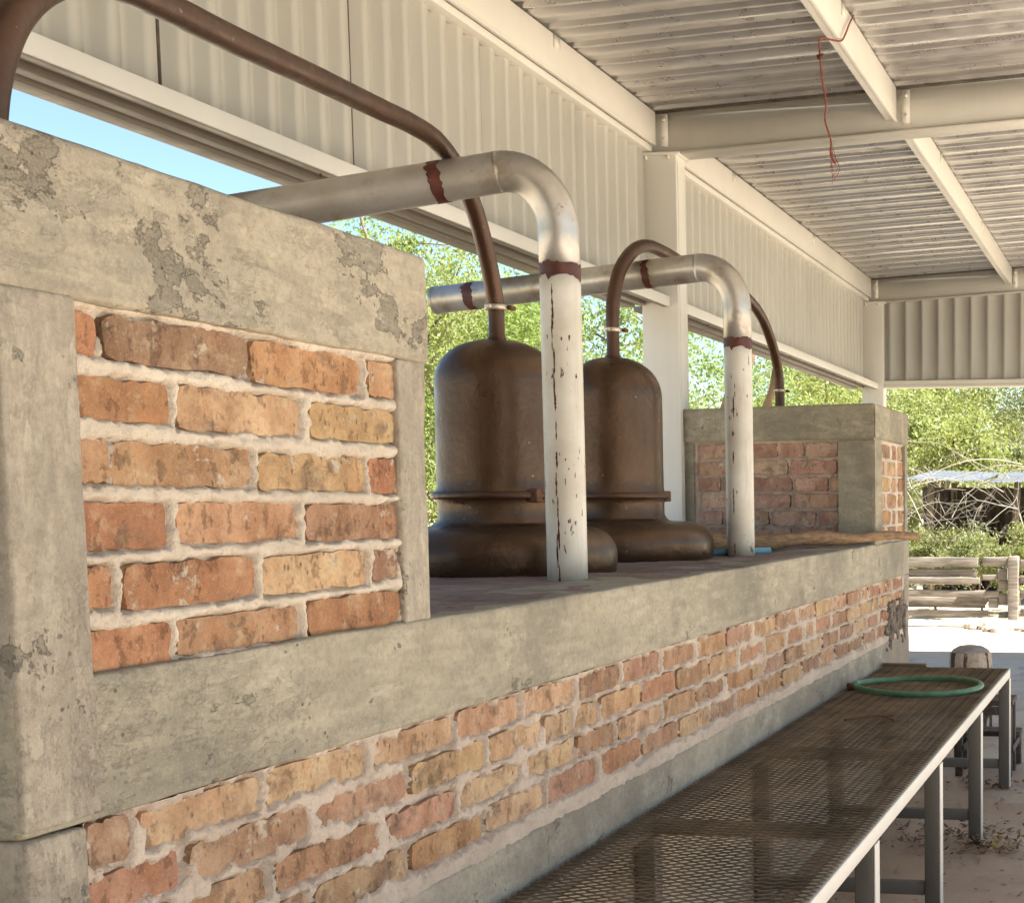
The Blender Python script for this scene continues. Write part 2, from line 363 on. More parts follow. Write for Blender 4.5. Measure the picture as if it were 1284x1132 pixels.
M['tin'] = plain('old_tin_sheet', (.15, .155, .17), .5, .3, 3, .3)
M['rock'] = plain('pale_rock', (.48, .42, .34), .9, .3, 7, bump=.5)
M['dirt_top'] = concrete('dusty_ledge_plaster', (.30, .215, .18), (.215, .15, .13), (.25, .18, .15), streak=(9, 3, 9), peel_amt=.6, peel_scale=7)
M['dry_leaf'] = plain('dry_leaf', (.20, .12, .06), .85, .5, 30)
M['dry_leaf_y'] = plain('yellow_dry_leaf', (.42, .32, .10), .8, .4, 30)
M['leafA'] = leaf_mat('yellow_green_leaf', (.27, .31, .09), (.39, .41, .17), .5)
M['leafB'] = leaf_mat('olive_leaf', (.20, .23, .09), (.31, .32, .15), .45)
M['leafC'] = leaf_mat('bright_green_leaf', (.21, .29, .07), (.32, .38, .13), .5)
M['grass'] = leaf_mat('pale_grass', (.20, .22, .075), (.33, .31, .15))
def floor_mat():
    n = NT('worn_concrete_floor')
    c = n.mix(n.ramp(n.noise(.9, 5, .6), .35, .66), (.50, .395, .315), (.64, .535, .45))
    c = n.mix(n.math('MULTIPLY', n.ramp(n.noise(3.2, 6, .7), .52, .66), .6), c, (.27, .195, .15))
    c = n.mix(n.math('MULTIPLY', n.ramp(n.noise(1.9, 5, .6), .62, .68), .65), c, (.66, .61, .54))
    c = n.mix(n.math('MULTIPLY', n.ramp(n.noise(45, 4, .7), .62, .7), .5), c, (.15, .10, .075))
    n.set(Base_Color=c, Roughness=n.ramp(n.noise(4), .3, .7, .45, .75), Normal=n.bump(n.noise(22, 6, .65), .2, .01)); return n.m
M['floor'] = floor_mat()
def sand_mat():
    n = NT('pale_sandy_earth')
    c = n.mix(n.ramp(n.noise(.35, 6, .6), .35, .66), (.47, .38, .275), (.56, .465, .345))
    c = n.mix(n.math('MULTIPLY', n.ramp(n.noise(5, 6, .7), .52, .7), .5), c, (.40, .30, .20))
    n.set(Base_Color=c, Roughness=.95, Normal=n.bump(n.noise(9, 7, .7), .5, .03)); return n.m
M['sand'] = sand_mat()

# ------------------------------------------------------------------ the setting
def grid_sheet(name, x0, x1, y0, y1, nx, ny, zf, mat):
    X, Y = np.meshgrid(np.linspace(x0, x1, nx), np.linspace(y0, y1, ny), indexing='ij')
    P = np.stack([X.ravel(), Y.ravel(), np.zeros(X.size)], 1); P[:, 2] = zf(P)
    i = np.arange(X.size).reshape(X.shape); F = np.stack([i[:-1, :-1], i[1:, :-1], i[1:, 1:], i[:-1, 1:]], -1).reshape(-1, 4)
    return obj(name, mesh_np(name, P, F, True), mat)
def gz(P):
    d = np.clip((np.hypot(P[:, 0]-5, P[:, 1])-13)/12, 0, 1); return -.012+d*fbm(P, .25, 3, 3)*.18
g = grid_sheet('ground', -90, 140, -90, 110, 120, 120, gz, M['sand']); tag(g, kind='structure')
fl = MB().box(-6.5, 12.45, -4.6, 3.6, -.3, .0).build('concrete_floor', M['floor']); tag(fl, kind='structure')

# ------------------------------------------------------------------ bricks and mortar
PALETTE = [(.44, .225, .115), (.50, .285, .14), (.54, .36, .19), (.40, .195, .10), (.41, .245, .14), (.33, .20, .125), (.49, .295, .165), (.58, .405, .235)]
def brick_pool(k=12):
    out = []
    for s in range(k):
        nu, nv = 12, 5; V = []; F = []
        us = np.linspace(-.5, .5, nu); vs = np.linspace(-.5, .5, nv); rs = np.random.default_rng(100+s)
        for layer, yy in ((0, 0.0), (1, 1.0)):
            for i, u in enumerate(us):
                for j, v in enumerate(vs):
                    eu, ev = i in (0, nu-1), j in (0, nv-1); du = dv = 0; dy = 0
                    if eu: du = -np.sign(u)*abs(rs.normal(0, .012))
                    if ev: dv = -np.sign(v)*abs(rs.normal(0, .045))
                    if eu and ev: du -= np.sign(u)*.014; dv -= np.sign(v)*.05
                    if layer == 0: dy = abs(rs.normal(0, .022))+(.012 if (eu or ev) else 0)+.02*math.sin(u*5+s)*math.sin(v*3+s)
                    V.append((u+du, yy+dy, v+dv))
        V += V[:nu*nv]
        id_ = lambda l, i, j: l*nu*nv+i*nv+j
        for i in range(nu-1):
            for j in range(nv-1): F.append((id_(0, i, j), id_(0, i+1, j), id_(0, i+1, j+1), id_(0, i, j+1)))
        for i in range(nu-1):
            F.append((id_(2, i+1, 0), id_(2, i, 0), id_(1, i, 0), id_(1, i+1, 0))); F.append((id_(2, i, nv-1), id_(2, i+1, nv-1), id_(1, i+1, nv-1), id_(1, i, nv-1)))
        for j in range(nv-1):
            F.append((id_(2, 0, j), id_(2, 0, j+1), id_(1, 0, j+1), id_(1, 0, j))); F.append((id_(2, nu-1, j+1), id_(2, nu-1, j), id_(1, nu-1, j), id_(1, nu-1, j+1)))
        me = mesh_np('brick', V, F, True); me.materials.append(M['brick']); out.append(me)
    return out
POOL = brick_pool()
def brick(parent, x0, x1, z0, z1, y, col=None, depth=.05, frame=None):
    """front face at y (facing -Y), in the parent's frame; frame = (origin, direction along the face)"""
    o = bpy.data.objects.new('brick', random.choice(POOL)); link(o, parent)
    c = col or random.choice(PALETTE); k = random.uniform(.88, 1.1); o.color = (c[0]*k, c[1]*k*random.uniform(.95, 1.05), c[2]*k, 1)
    px, py, rz = (x0+x1)/2, y+random.uniform(-.003, .003), 0
    if frame:
        (ox, oy), ang = frame; lx, ly = px, py; px = ox+math.cos(ang)*lx-math.sin(ang)*ly; py = oy+math.sin(ang)*lx+math.cos(ang)*ly; rz = ang
    fl_ = random.choice((-1, 1))
    o.location = (px, py, (z0+z1)/2); o.scale = ((x1-x0), depth, (z1-z0))
    o.rotation_euler = (random.uniform(-.012, .012), random.uniform(-.008, .008)+(math.pi if fl_ < 0 else 0)*0, rz+random.uniform(-.006, .006))
    return o
def mortar(name, parent, mat, bricks, x0, x1, z0, z1, y, xs=None, step=.004, frame=None, proud=.003, seed=3, zstep=None, wob=.0055, off=.0005):
    xs = np.arange(x0, x1+1e-6, step) if xs is None else np.asarray(xs); zs = np.arange(z0, z1+1e-6, zstep or step)
    X, Z = np.meshgrid(xs, zs, indexing='ij'); P = np.stack([X.ravel(), np.zeros(X.size)+seed, Z.ravel()], 1)
    s = np.full(len(P), 1.0)
    for (a, b, c, d) in bricks:
        q = np.maximum(np.abs(P[:, 0]-(a+b)/2)-(b-a)/2, np.abs(P[:, 2]-(c+d)/2)-(d-c)/2); s = np.minimum(s, q)
    s = s+wob*fbm(P, 26, seed, 5)+wob*.8*fbm(P, 7, seed+9, 2)+wob*.5*fbm(P, 110, seed+4, 2)
    t = np.clip((s-off)/.0045, 0, 1); t = t*t*(3-2*t)
    h = -.012+t*(.012+proud)+np.where(s > 0, .0022*fbm(P, 60, seed+20, 3)+.0024*fbm(P*np.array([.25, 1, 1]), 130, seed+21, 2), 0)+.0035*np.clip((s-.004)/.007, 0, 1)
    Y = y-h
    V = np.stack([P[:, 0], Y, P[:, 2]], 1)
    if frame:
        (ox, oy), ang = frame; c, sn = math.cos(ang), math.sin(ang)
        V = np.stack([ox+c*V[:, 0]-sn*V[:, 1], oy+sn*V[:, 0]+c*V[:, 1], V[:, 2]], 1)
    i = np.arange(X.size).reshape(X.shape); F = np.stack([i[:-1, :-1], i[1:, :-1], i[1:, 1:], i[:-1, 1:]], -1).reshape(-1, 4)
    return obj(name, mesh_np(name, V, F, True), mat, parent)

WY = 1.45
# --- low furnace wall with its ledge
fw = empty('furnace_wall', (0, 0, 0)); tag(fw, 'long low brick wall with a concrete ledge beam that carries both copper stills', 'brick wall')
rough_box('ledge_beam', M['conc_beam'], fw, 1.485, 7.72, WY, 1.72, 1.087, 1.291, step=.016, amp=.003, r=.010, seed=11)
rough_box('plinth', M['conc_plinth'], fw, 1.485, 7.70, 1.449, 1.62, -.02, .748, step=.03, amp=.004, r=.012, seed=14)
rough_box('corner_pillar', M['conc_pillar'], fw, 1.49, 1.592, 1.449, 1.62, .70, 1.085, step=.012, amp=.003, r=.010, seed=17)
rough_box('end_pillar', M['conc_plinth'], fw, 7.575, 7.70, 1.449, 1.62, .70, 1.085, step=.02, amp=.003, r=.010, seed=18)
MB().box(1.51, 7.66, 1.53, 3.0, 0.0, 1.06).build('wall_core', M['mortar_low'], fw)
def ledge_top():
    xs = np.linspace(1.6, 7.6, 260); ys = np.linspace(WY+.012, 3.02, 70)
    X, Y = np.meshgrid(xs, ys, indexing='ij'); P = np.stack([X.ravel(), Y.ravel(), np.zeros(X.size)], 1)
    e = np.clip((Y.ravel()-WY-.012)/.05, 0, 1)
    P[:, 2] = 1.288+.006*e+.004*fbm(P, 9, 2, 4)*e+.006*fbm(P, 2, 5, 2)*e
    i = np.arange(X.size).reshape(X.shape); F = np.stack([i[:-1, :-1], i[1:, :-1], i[1:, 1:], i[:-1, 1:]], -1).reshape(-1, 4)
    return mesh_np('ledge_top', P, F, True)
obj('ledge_top', ledge_top(), M['dirt_top'], fw)
MB().box(1.6, 7.6, 1.70, 3.0, 1.06, 1.280).build('ledge_slab', M['conc_beam'], fw)
BY = 1.461; S = BY/1.45
zr = [(1.021, 1.079), (.945, 1.003), (.868, .924), (.790, .848)]
low = [[(1.60, 1.66), (1.683, 1.94), (1.96, 2.228), (2.262, 2.544), (2.566, 2.832), (2.85, 3.124), (3.140, 3.41), (3.435, 3.71)],
       [(1.60, 1.757), (1.779, 2.057), (2.081, 2.36), (2.381, 2.665), (2.689, 2.934), (2.955, 3.10), (3.120, 3.262), (3.285, 3.557), (3.575, 3.836)],
       [(1.60, 1.655), (1.675, 1.945), (1.968, 2.265), (2.29, 2.535), (2.557, 2.837), (2.858, 3.118), (3.140, 3.365), (3.391, 3.70), (3.721, 4.0)],
       [(1.60, 1.765), (1.785, 2.05), (2.071, 2.352), (2.376, 2.651), (2.673, 2.943), (2.965, 3.245), (3.268, 3.55), (3.574, 3.847)]]
LBR = []
for r, row in enumerate(low):
    row = [(a*S if a > 1.61 else a, b*S) for a, b in row]; x = row[-1][1]+.02
    while x < 7.55:
        L = random.choice([.28, .28, .27, .285, .14, .26]); e = min(x+L, 7.572)
        if e-x > .04: row.append((x, e))
        x = e+random.uniform(.016, .026)
    for a, b in row: LBR.append((a, b, zr[r][0]+random.uniform(-.003, .003), zr[r][1]+random.uniform(-.003, .003)))
for i, b in enumerate(LBR):
    c = random.choice(PALETTE); q = random.uniform(.1, .5); brick(fw, b[0]-.002, b[1]+.002, b[2]-.003, b[3]+.003, BY, tuple(u*(1-q)+v*q for u, v in zip(c, (.56, .37, .26))))
xs = [1.585]
while xs[-1] < 7.585: xs.append(xs[-1]+.0045*max(1, (xs[-1]/2.6)**1.3))
mortar('mortar', fw, M['mortar_low'], LBR, 0, 0, .742, 1.092, BY, xs=xs, zstep=.0045, seed=5, wob=.0105, proud=.0035, off=-.0012)
def flake_patch():
    xs = np.arange(7.02, 7.60, .008); zs = np.arange(.70, .97, .008); X, Z = np.meshgrid(xs, zs, indexing='ij'); P = np.stack([X.ravel(), 0*X.ravel()+3, Z.ravel()], 1)
    e = np.minimum(np.minimum((P[:, 0]-7.02)/.2, (7.64-P[:, 0])/.06), np.minimum((P[:, 2]-.70)/.08, (.97-P[:, 2])/.10))
    s = np.clip(e, -1, 1)+.9*fbm(P, 14, 4, 4)-.25
    P[:, 1] = np.where(s > 0, 1.4485-.006*np.clip(s, 0, .5), 1.475)-.006*fbm(P, 40, 8, 2)
    i = np.arange(X.size).reshape(X.shape); F = np.stack([i[:-1, :-1], i[1:, :-1], i[1:, 1:], i[:-1, 1:]], -1).reshape(-1, 4)
    return mesh_np('sooty_render', P, F, True)
M['soot'] = plain('sooty_render', (.15, .115, .085), .9, .75, 26, bump=.9)
tag(obj('sooty_render', flake_patch(), M['soot'], fw), 'dark sooty flaking render at the wall end')

# --- near condenser tank
TT = 2.012
nt = empty('condenser_tank', (1.49, 1.45, 1.291)); nt.location = (0, 0, 0)
tag(nt, 'brick tank under a peeling concrete beam, the long brown pipe dipping into it', 'brick tank')
rough_box('top_beam', M['conc_tank'], nt, 1.485, 2.492, WY-.004, 2.52, 1.803, TT, step=.010, amp=.003, r=.009, seed=21)
rough_box('corner_pillar', M['conc_pillar'], nt, 1.488, 1.614, WY-.003, 1.60, 1.098, 1.806, step=.010, amp=.002, r=.006, seed=24)
rough_box('corner_pillar', M['conc_pillar'], nt, 2.388, 2.484, WY+.002, 1.60, 1.286, 1.806, step=.010, amp=.003, r=.010, seed=27)
MB().box(1.51, 2.47, 1.53, 2.50, 1.27, 1.81).build('tank_core', M['mortar'], nt)
NB = [[(1.617, 1.65, 1.728, 1.784, 3), (1.657, 1.954, 1.729, 1.79, 5), (1.965, 2.259, 1.722, 1.789, 1), (2.284, 2.381, 1.726, 1.787, 6)],
      [(1.609, 1.778, 1.644, 1.7, 0), (1.796, 2.082, 1.639, 1.701, 7), (2.108, 2.372, 1.64, 1.697, 2)],
      [(1.611, 1.659, 1.557, 1.612, 4), (1.669, 1.956, 1.552, 1.612, 4), (1.971, 2.265, 1.548, 1.606, 2), (2.275, 2.372, 1.545, 1.606, 3)],
      [(1.612, 1.763, 1.463, 1.526, 0), (1.788, 2.067, 1.465, 1.524, 6), (2.086, 2.367, 1.461, 1.521, 4)],
      [(1.607, 1.652, 1.384, 1.437, 3), (1.675, 1.948, 1.376, 1.438, 0), (1.971, 2.257, 1.375, 1.437, 7), (2.279, 2.359, 1.382, 1.436, 5)],
      [(1.608, 1.761, 1.292, 1.35, 0), (1.776, 2.06, 1.297, 1.35, 4), (2.082, 2.359, 1.294, 1.355, 3)]]
TY = 1.466; S2 = TY/1.45; TB = []
for row in NB:
    for (a, b, c, d, ci) in row:
        z0, z1 = EYE+(c-EYE)*S2, EYE+(d-EYE)*S2
        a2 = a*S2 if a > 1.618 else 1.61; b2 = min(b*S2, 2.392); TB.append((a2, b2, z0, z1))
        brick(nt, a2-.002, b2+.002, z0-.004, z1+.004, TY, PALETTE[ci])
mortar('mortar', nt, M['mortar'], TB, 1.60, 2.396, 1.285, 1.812, TY, step=.0034, seed=31, wob=.0040, proud=.0030, off=.0006)

# --- far condenser tank (front face slightly askew)
ft = empty('condenser_tank', (0, 0, 0)); tag(ft, 'small brick tank with grey concrete beam beside the column, log lying before it', 'brick tank')
FA = (6.765, 1.45); FD = (7.05, 2.60); FL = math.hypot(FD[0]-FA[0], FD[1]-FA[1]); FANG = math.atan2(FA[1]-FD[1], FA[0]-FD[0])
frame_f = ((FD[0], FD[1]), FANG)            # local x runs from the column towards the aisle, local y into the tank
def prism(poly, z0, z1, bev=.01):
    bm = bmesh.new(); vs = [bm.verts.new((x, y, z0)) for x, y in poly]; f = bm.faces.new(vs); f.normal_update()
    r = bmesh.ops.extrude_face_region(bm, geom=[f]); bmesh.ops.translate(bm, verts=[v for v in r['geom'] if isinstance(v, bmesh.types.BMVert)], vec=(0, 0, z1-z0))
    bmesh.ops.recalc_face_normals(bm, faces=bm.faces); bmesh.ops.bevel(bm, geom=list(bm.edges), offset=bev, segments=2, affect='EDGES'); return bm
def loc_f(lx, ly): return (FD[0]+math.cos(FANG)*lx-math.sin(FANG)*ly, FD[1]+math.sin(FANG)*lx+math.cos(FANG)*ly)
sgn = 1 if loc_f(0, .1)[0] > FD[0] else -1
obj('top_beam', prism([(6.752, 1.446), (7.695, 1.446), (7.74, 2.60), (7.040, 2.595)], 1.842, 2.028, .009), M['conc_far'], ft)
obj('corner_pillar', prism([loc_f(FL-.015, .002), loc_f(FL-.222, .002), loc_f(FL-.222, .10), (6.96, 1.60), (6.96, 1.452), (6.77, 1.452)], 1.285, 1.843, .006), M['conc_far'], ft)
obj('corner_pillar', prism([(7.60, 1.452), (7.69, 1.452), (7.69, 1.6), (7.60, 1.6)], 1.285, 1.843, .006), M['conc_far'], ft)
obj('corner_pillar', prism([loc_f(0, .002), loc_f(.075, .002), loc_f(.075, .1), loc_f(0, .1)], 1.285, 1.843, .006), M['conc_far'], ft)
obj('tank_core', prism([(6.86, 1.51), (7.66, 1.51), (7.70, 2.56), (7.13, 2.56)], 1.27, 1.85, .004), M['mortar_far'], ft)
FB = []; SB = []
for r in range(6):
    z0 = 1.300+r*.0905; z1 = z0+.077; x = .085+random.uniform(0, .02); k = 0
    while x < FL-.24:
        L = random.choice([.28, .28, .14, .27, .20]); e = min(x+L, FL-.226)
        if e-x > .03: FB.append((x, e, z0, z1))
        x = e+.018
    y0 = 6.965
    for L in ([.28, .14, .18] if r % 2 else [.14, .28, .18]):
        e = min(y0+L, 7.60); SB.append((y0+.008, e, z0, z1)); y0 = e+.018
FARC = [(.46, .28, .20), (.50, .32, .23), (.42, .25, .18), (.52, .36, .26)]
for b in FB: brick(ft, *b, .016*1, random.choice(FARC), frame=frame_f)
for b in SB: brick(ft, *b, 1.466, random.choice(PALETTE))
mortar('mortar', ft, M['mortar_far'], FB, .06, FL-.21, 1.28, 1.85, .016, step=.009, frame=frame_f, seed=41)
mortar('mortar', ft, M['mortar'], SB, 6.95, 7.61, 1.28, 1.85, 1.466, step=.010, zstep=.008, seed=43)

# ------------------------------------------------------------------ shed frame
CX0, CX1, CY0, CY1 = 7.0, 7.145, 2.59, 2.80
EX0, EX1 = 12.49, 12.64
def rz(y): return 2.10+EYE+(2.66-y)*.05           # underside of the roof sheets
def column(x0, x1, label):
    t = empty('steel_column', ((x0+x1)/2, (CY0+CY1)/2, 0)); lx, ly = (x1-x0)/2, (CY1-CY0)/2; top = 1.862+EYE
    tag(t, label, 'column', 'steel columns of the shed')
    rough_box('shaft', M['cream'], t, -lx, lx, -ly, ly, 0, top, step=.5, amp=0, r=.006, chip=0)
    rough_box('cap_plate', M['cream'], t, -lx-.02, lx+.02, -ly-.022, ly+.02, top, top+.014, step=.5, amp=0, r=.003, chip=0)
    for sx in (-1, 1):
        for sy in (-.6, .6):
            b = MB().tube([(sx*(lx+.008), sy*ly, top-.022), (sx*(lx+.008), sy*ly, top-.001)], .009, 6); obj('bolt', fix_degenerate(b.mesh('bolt')), M['cream'], t)
    rough_box('weld_strip', M['cream'], t, -lx+.02, -lx+.03, -ly-.003, -ly, .9, top-.03, step=.5, amp=0, r=.001, chip=0)
    return t
column(CX0, CX1, 'cream steel box column behind the second still, at the side wall bay joint')
column(EX0, EX1, 'cream steel box column at the corner where the end wall meets the side wall')
def rafter(x0, x1, label):
    t = empty('roof_beam', ((x0+x1)/2, 2.7, 3.4)); t.location = (0, 0, 0); tag(t, label, 'beam', 'roof beams of the shed')
    ya, yb = 2.82, -2.65
    def sl(name, xa, xb, dz0, dz1, mat=None):
        V = []
        for y in (ya, yb):
            for x in (xa, xb):
                for z in (rz(y)+dz0, rz(y)+dz1): V.append((x, y, z))
        return MB().add(V, [(0, 1, 3, 2), (4, 6, 7, 5), (0, 4, 5, 1), (2, 3, 7, 6), (0, 2, 6, 4), (1, 5, 7, 3)]).build(name, mat or M['cream'], t)
    sl('web', x0+.012, x1-.012, -.222, .014); sl('leak_cover_strip', x0+.006, x1-.006, -.012, .016, M['gap_shade']); sl('flange', x0-.004, x1+.004, -.236, -.222)  # dark strip on the web top added to cover a bright line
    for y in (2.665, 1.33, .1): 
        b = MB().box(x0-.004, x0+.012, y-.030, y+.012, rz(y)-.19, rz(y)-.02).build('cleat_plate', M['cream'], t)
        for dz in (-.05, -.155):
            obj('bolt', fix_degenerate(MB().tube([(x0-.016, y-.012, rz(y)+dz), (x0-.002, y-.012, rz(y)+dz)], .010, 6).mesh('bolt')), M['cream'], t)
    return t
rafter(CX0+.005, CX1-.005, 'deep cream steel roof beam crossing above the bay joint column')
rafter(EX0+.005, EX1-.005, 'deep cream steel roof beam above the end wall')
def purlin(x0, x1, y, w, h, label, lip=False):
    t = empty('purlin', (0, 0, 0)); tag(t, label, 'purlin', 'purlins under the roof'); zt = rz(y)-.004
    rough_box('channel', M['cream'], t, x0, x1, y-w/2, y+w/2, zt-h, zt, step=2, amp=0, r=.004, chip=0)
    rough_box('bottom_lip', M['cream'], t, x0, x1, y-w/2-.004, y-w/2+.016, zt-h-.012, zt-h-.0005, step=2, amp=0, r=.003, chip=0)
    if lip:
        rough_box('wall_angle', M['cream'], t, x0, x1, y-w/2+.022, y+w/2, zt-h-.045, zt-h-.013, step=2, amp=0, r=.004, chip=0)
    for x in (np.arange(x0+1.2, x1-.4, 2.0)):
        MB().box(x-.03, x+.03, y-w/2-.006, y-w/2-.0005, zt-.06, zt-.005).build('clip', M['cream'], t)
    return t
purlin(-3.4, CX0-.002, 2.745, .09, .165, 'cream steel purlin along the top of the side wall, before the bay joint column', True)
purlin(CX1+.002, EX0-.002, 2.745, .09, .165, 'cream steel purlin along the top of the side wall, past the bay joint column', True)
purlin(-3.4, CX0-.002, 1.40, .06, .165, 'cream steel purlin with the red wire hooked on it')
purlin(CX1+.002, EX0-.002, 1.38, .06, .155, 'cream steel purlin spanning between the two roof beams past the bay joint')


def corrugate(p0, p1, pitch, rib, h, slope, z0, z1, out, ztop=None):
    """vertical sheet between plan points; profile pushed along 'out'"""
    p0 = np.array(p0, float); p1 = np.array(p1, float); L = np.linalg.norm(p1-p0); d = (p1-p0)/L; out = np.array(out, float)
    u = [0.0]; w = [0.0]; x = (pitch-rib)/2-slope
    while x < L-.001:
        for uu, ww in ((x, 0), (x+slope, h), (x+slope+rib, h), (x+2*slope+rib, 0)):
            if uu < L: u.append(uu); w.append(ww)
        x += pitch
    u.append(L); w.append(0.0); V = []
    for uu, ww in zip(u, w):
        q = p0+d*uu+out*ww; V.append((q[0], q[1], z0)); V.append((q[0], q[1], z1))
    n = len(u); return mesh_np('sheet', V, [(2*i, 2*i+2, 2*i+3, 2*i+1) for i in range(n-1)])
def side_wall(x0, x1, label, first):
    t = empty('metal_wall', (0, 0, 0)); tag(t, label, 'metal wall', 'corrugated side wall bays'); x = first
    while x < x1:
        a, b = max(x, x0), min(x+.905, x1)
        if b-a > .02:
            me = corrugate((a, 2.800, 0), (b, 2.800, 0), .1293, .052, .034, .012, 1.100+EYE, 1.955+EYE, (0, -1, 0)); obj('wall_sheet', me, M['sheet'], t)
            MB().box(b-.0022, b+.0005, 2.786, 2.7995, 1.100+EYE, 1.955+EYE).build('lap_seam_shade', M['gap_shade'], t)  # dark strip painted as the shadow in the lap between sheets
        x += .905
    return t
side_wall(-3.4, CX0-.004, 'cream corrugated metal side wall above the stills, before the bay joint column', -3.788)
side_wall(CX1+.004, EX0-.004, 'cream corrugated metal side wall past the bay joint column, over the far tank', 7.20-.905*.9)
def girt(x0, x1, label):
    t = empty('wall_girt', (0, 0, 0)); tag(t, label, 'girt', 'girts at the foot of the side wall'); B = 1.050+EYE; o_ = .045
    rough_box('channel', M['cream'], t, x0, x1, 2.637, 2.645, B, B+.056, step=2, amp=0, r=.002, chip=0)
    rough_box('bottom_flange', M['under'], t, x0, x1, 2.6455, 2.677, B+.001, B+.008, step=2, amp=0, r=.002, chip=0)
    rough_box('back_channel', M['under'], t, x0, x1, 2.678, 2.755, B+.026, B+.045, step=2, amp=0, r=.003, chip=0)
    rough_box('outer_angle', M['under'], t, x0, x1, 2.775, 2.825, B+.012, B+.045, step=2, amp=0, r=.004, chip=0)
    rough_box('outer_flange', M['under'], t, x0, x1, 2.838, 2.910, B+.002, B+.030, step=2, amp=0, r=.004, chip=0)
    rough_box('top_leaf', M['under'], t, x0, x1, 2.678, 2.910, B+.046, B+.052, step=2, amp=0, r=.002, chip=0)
    for k in range(5):
        x = x0+(x1-x0)*(k+.5)/5+random.uniform(-.3, .3)
        obj('screw', fix_degenerate(MB().tube([(x, 2.717, B+.006), (x, 2.717, B+.026)], .004, 6).mesh('screw')), M['bolt'], t)
        MB().box(x-.016, x+.016, 2.713, 2.721, B+.0225, B+.0258).build('bolt_washer', M['bolt'], t)
    return t
girt(-3.4, CX0-.003, 'cream steel girt under the side wall, above the stills')
girt(CX1+.003, EX0-.003, 'cream steel girt under the side wall, behind the far tank')
ew = empty('metal_wall', (0, 0, 0)); tag(ew, 'beige ribbed metal end wall panel hanging under the last roof beam', 'metal wall')
y = CY0+.02
while y > -2.6:
    b = max(y-.79, -2.6); V = corrugate((EX0+.075, y, 0), (EX0+.075, b, 0), .158, .028, .026, .011, 1.10+EYE, 2.00+EYE, (-1, 0, 0)); obj('wall_sheet', V, M['end_sheet'], ew); y = b
eg = empty('wall_girt', (0, 0, 0)); tag(eg, 'cream steel girt along the bottom of the end wall', 'girt')
rough_box('channel', M['cream'], eg, EX0+.02, EX0+.10, -2.6, CY0-.004, 1.082+EYE, 1.130+EYE, step=3, amp=0, r=.003, chip=0)
rough_box('bottom_lip', M['cream'], eg, EX0+.0, EX0+.12, -2.6, CY0-.004, 1.060+EYE, 1.081+EYE, step=3, amp=0, r=.003, chip=0)
bw = empty('metal_wall', (0, 0, 0)); tag(bw, 'dark ribbed metal wall added unseen behind the viewer to cut light', 'metal wall')  # unseen wall, placed and darkened to block light from behind the camera
y = 2.98
while y > -2.6: obj('wall_sheet', corrugate((-3.5, max(y-.79, -2.6), 0), (-3.5, y, 0), .158, .028, .026, .011, .02, 3.62, (1, 0, 0)), M['under'], bw); y -= .79
# roof sheets, ribs running across
rf = empty('metal_roof', (0, 0, 0)); tag(rf, 'galvanised ribbed metal roof sheets over the whole shed', 'roof')
def roof_sheet(x0, x1):
    u = [x0]; w = [0.0]; x = x0+.02
    while x < x1-.05:
        for uu, ww in ((x, 0), (x+.004, .058), (x+.052, .058), (x+.056, 0), (x+.086, 0), (x+.089, .022), (x+.105, .022), (x+.108, 0)):
            if uu < x1: u.append(uu); w.append(ww)
        x += .25
    u.append(x1); w.append(0.0); V = []
    for uu, ww in zip(u, w):
        for yy in (2.98, -2.75): V.append((uu, yy, rz(yy)+.001+ww))
    return mesh_np('roof_sheet', V, [(2*i, 2*i+1, 2*i+3, 2*i+2) for i in range(len(u)-1)])
x = -3.6
while x < 12.60: obj('roof_sheet', roof_sheet(x, min(x+1.0, 12.66)), M['roof'], rf); x += 1.0

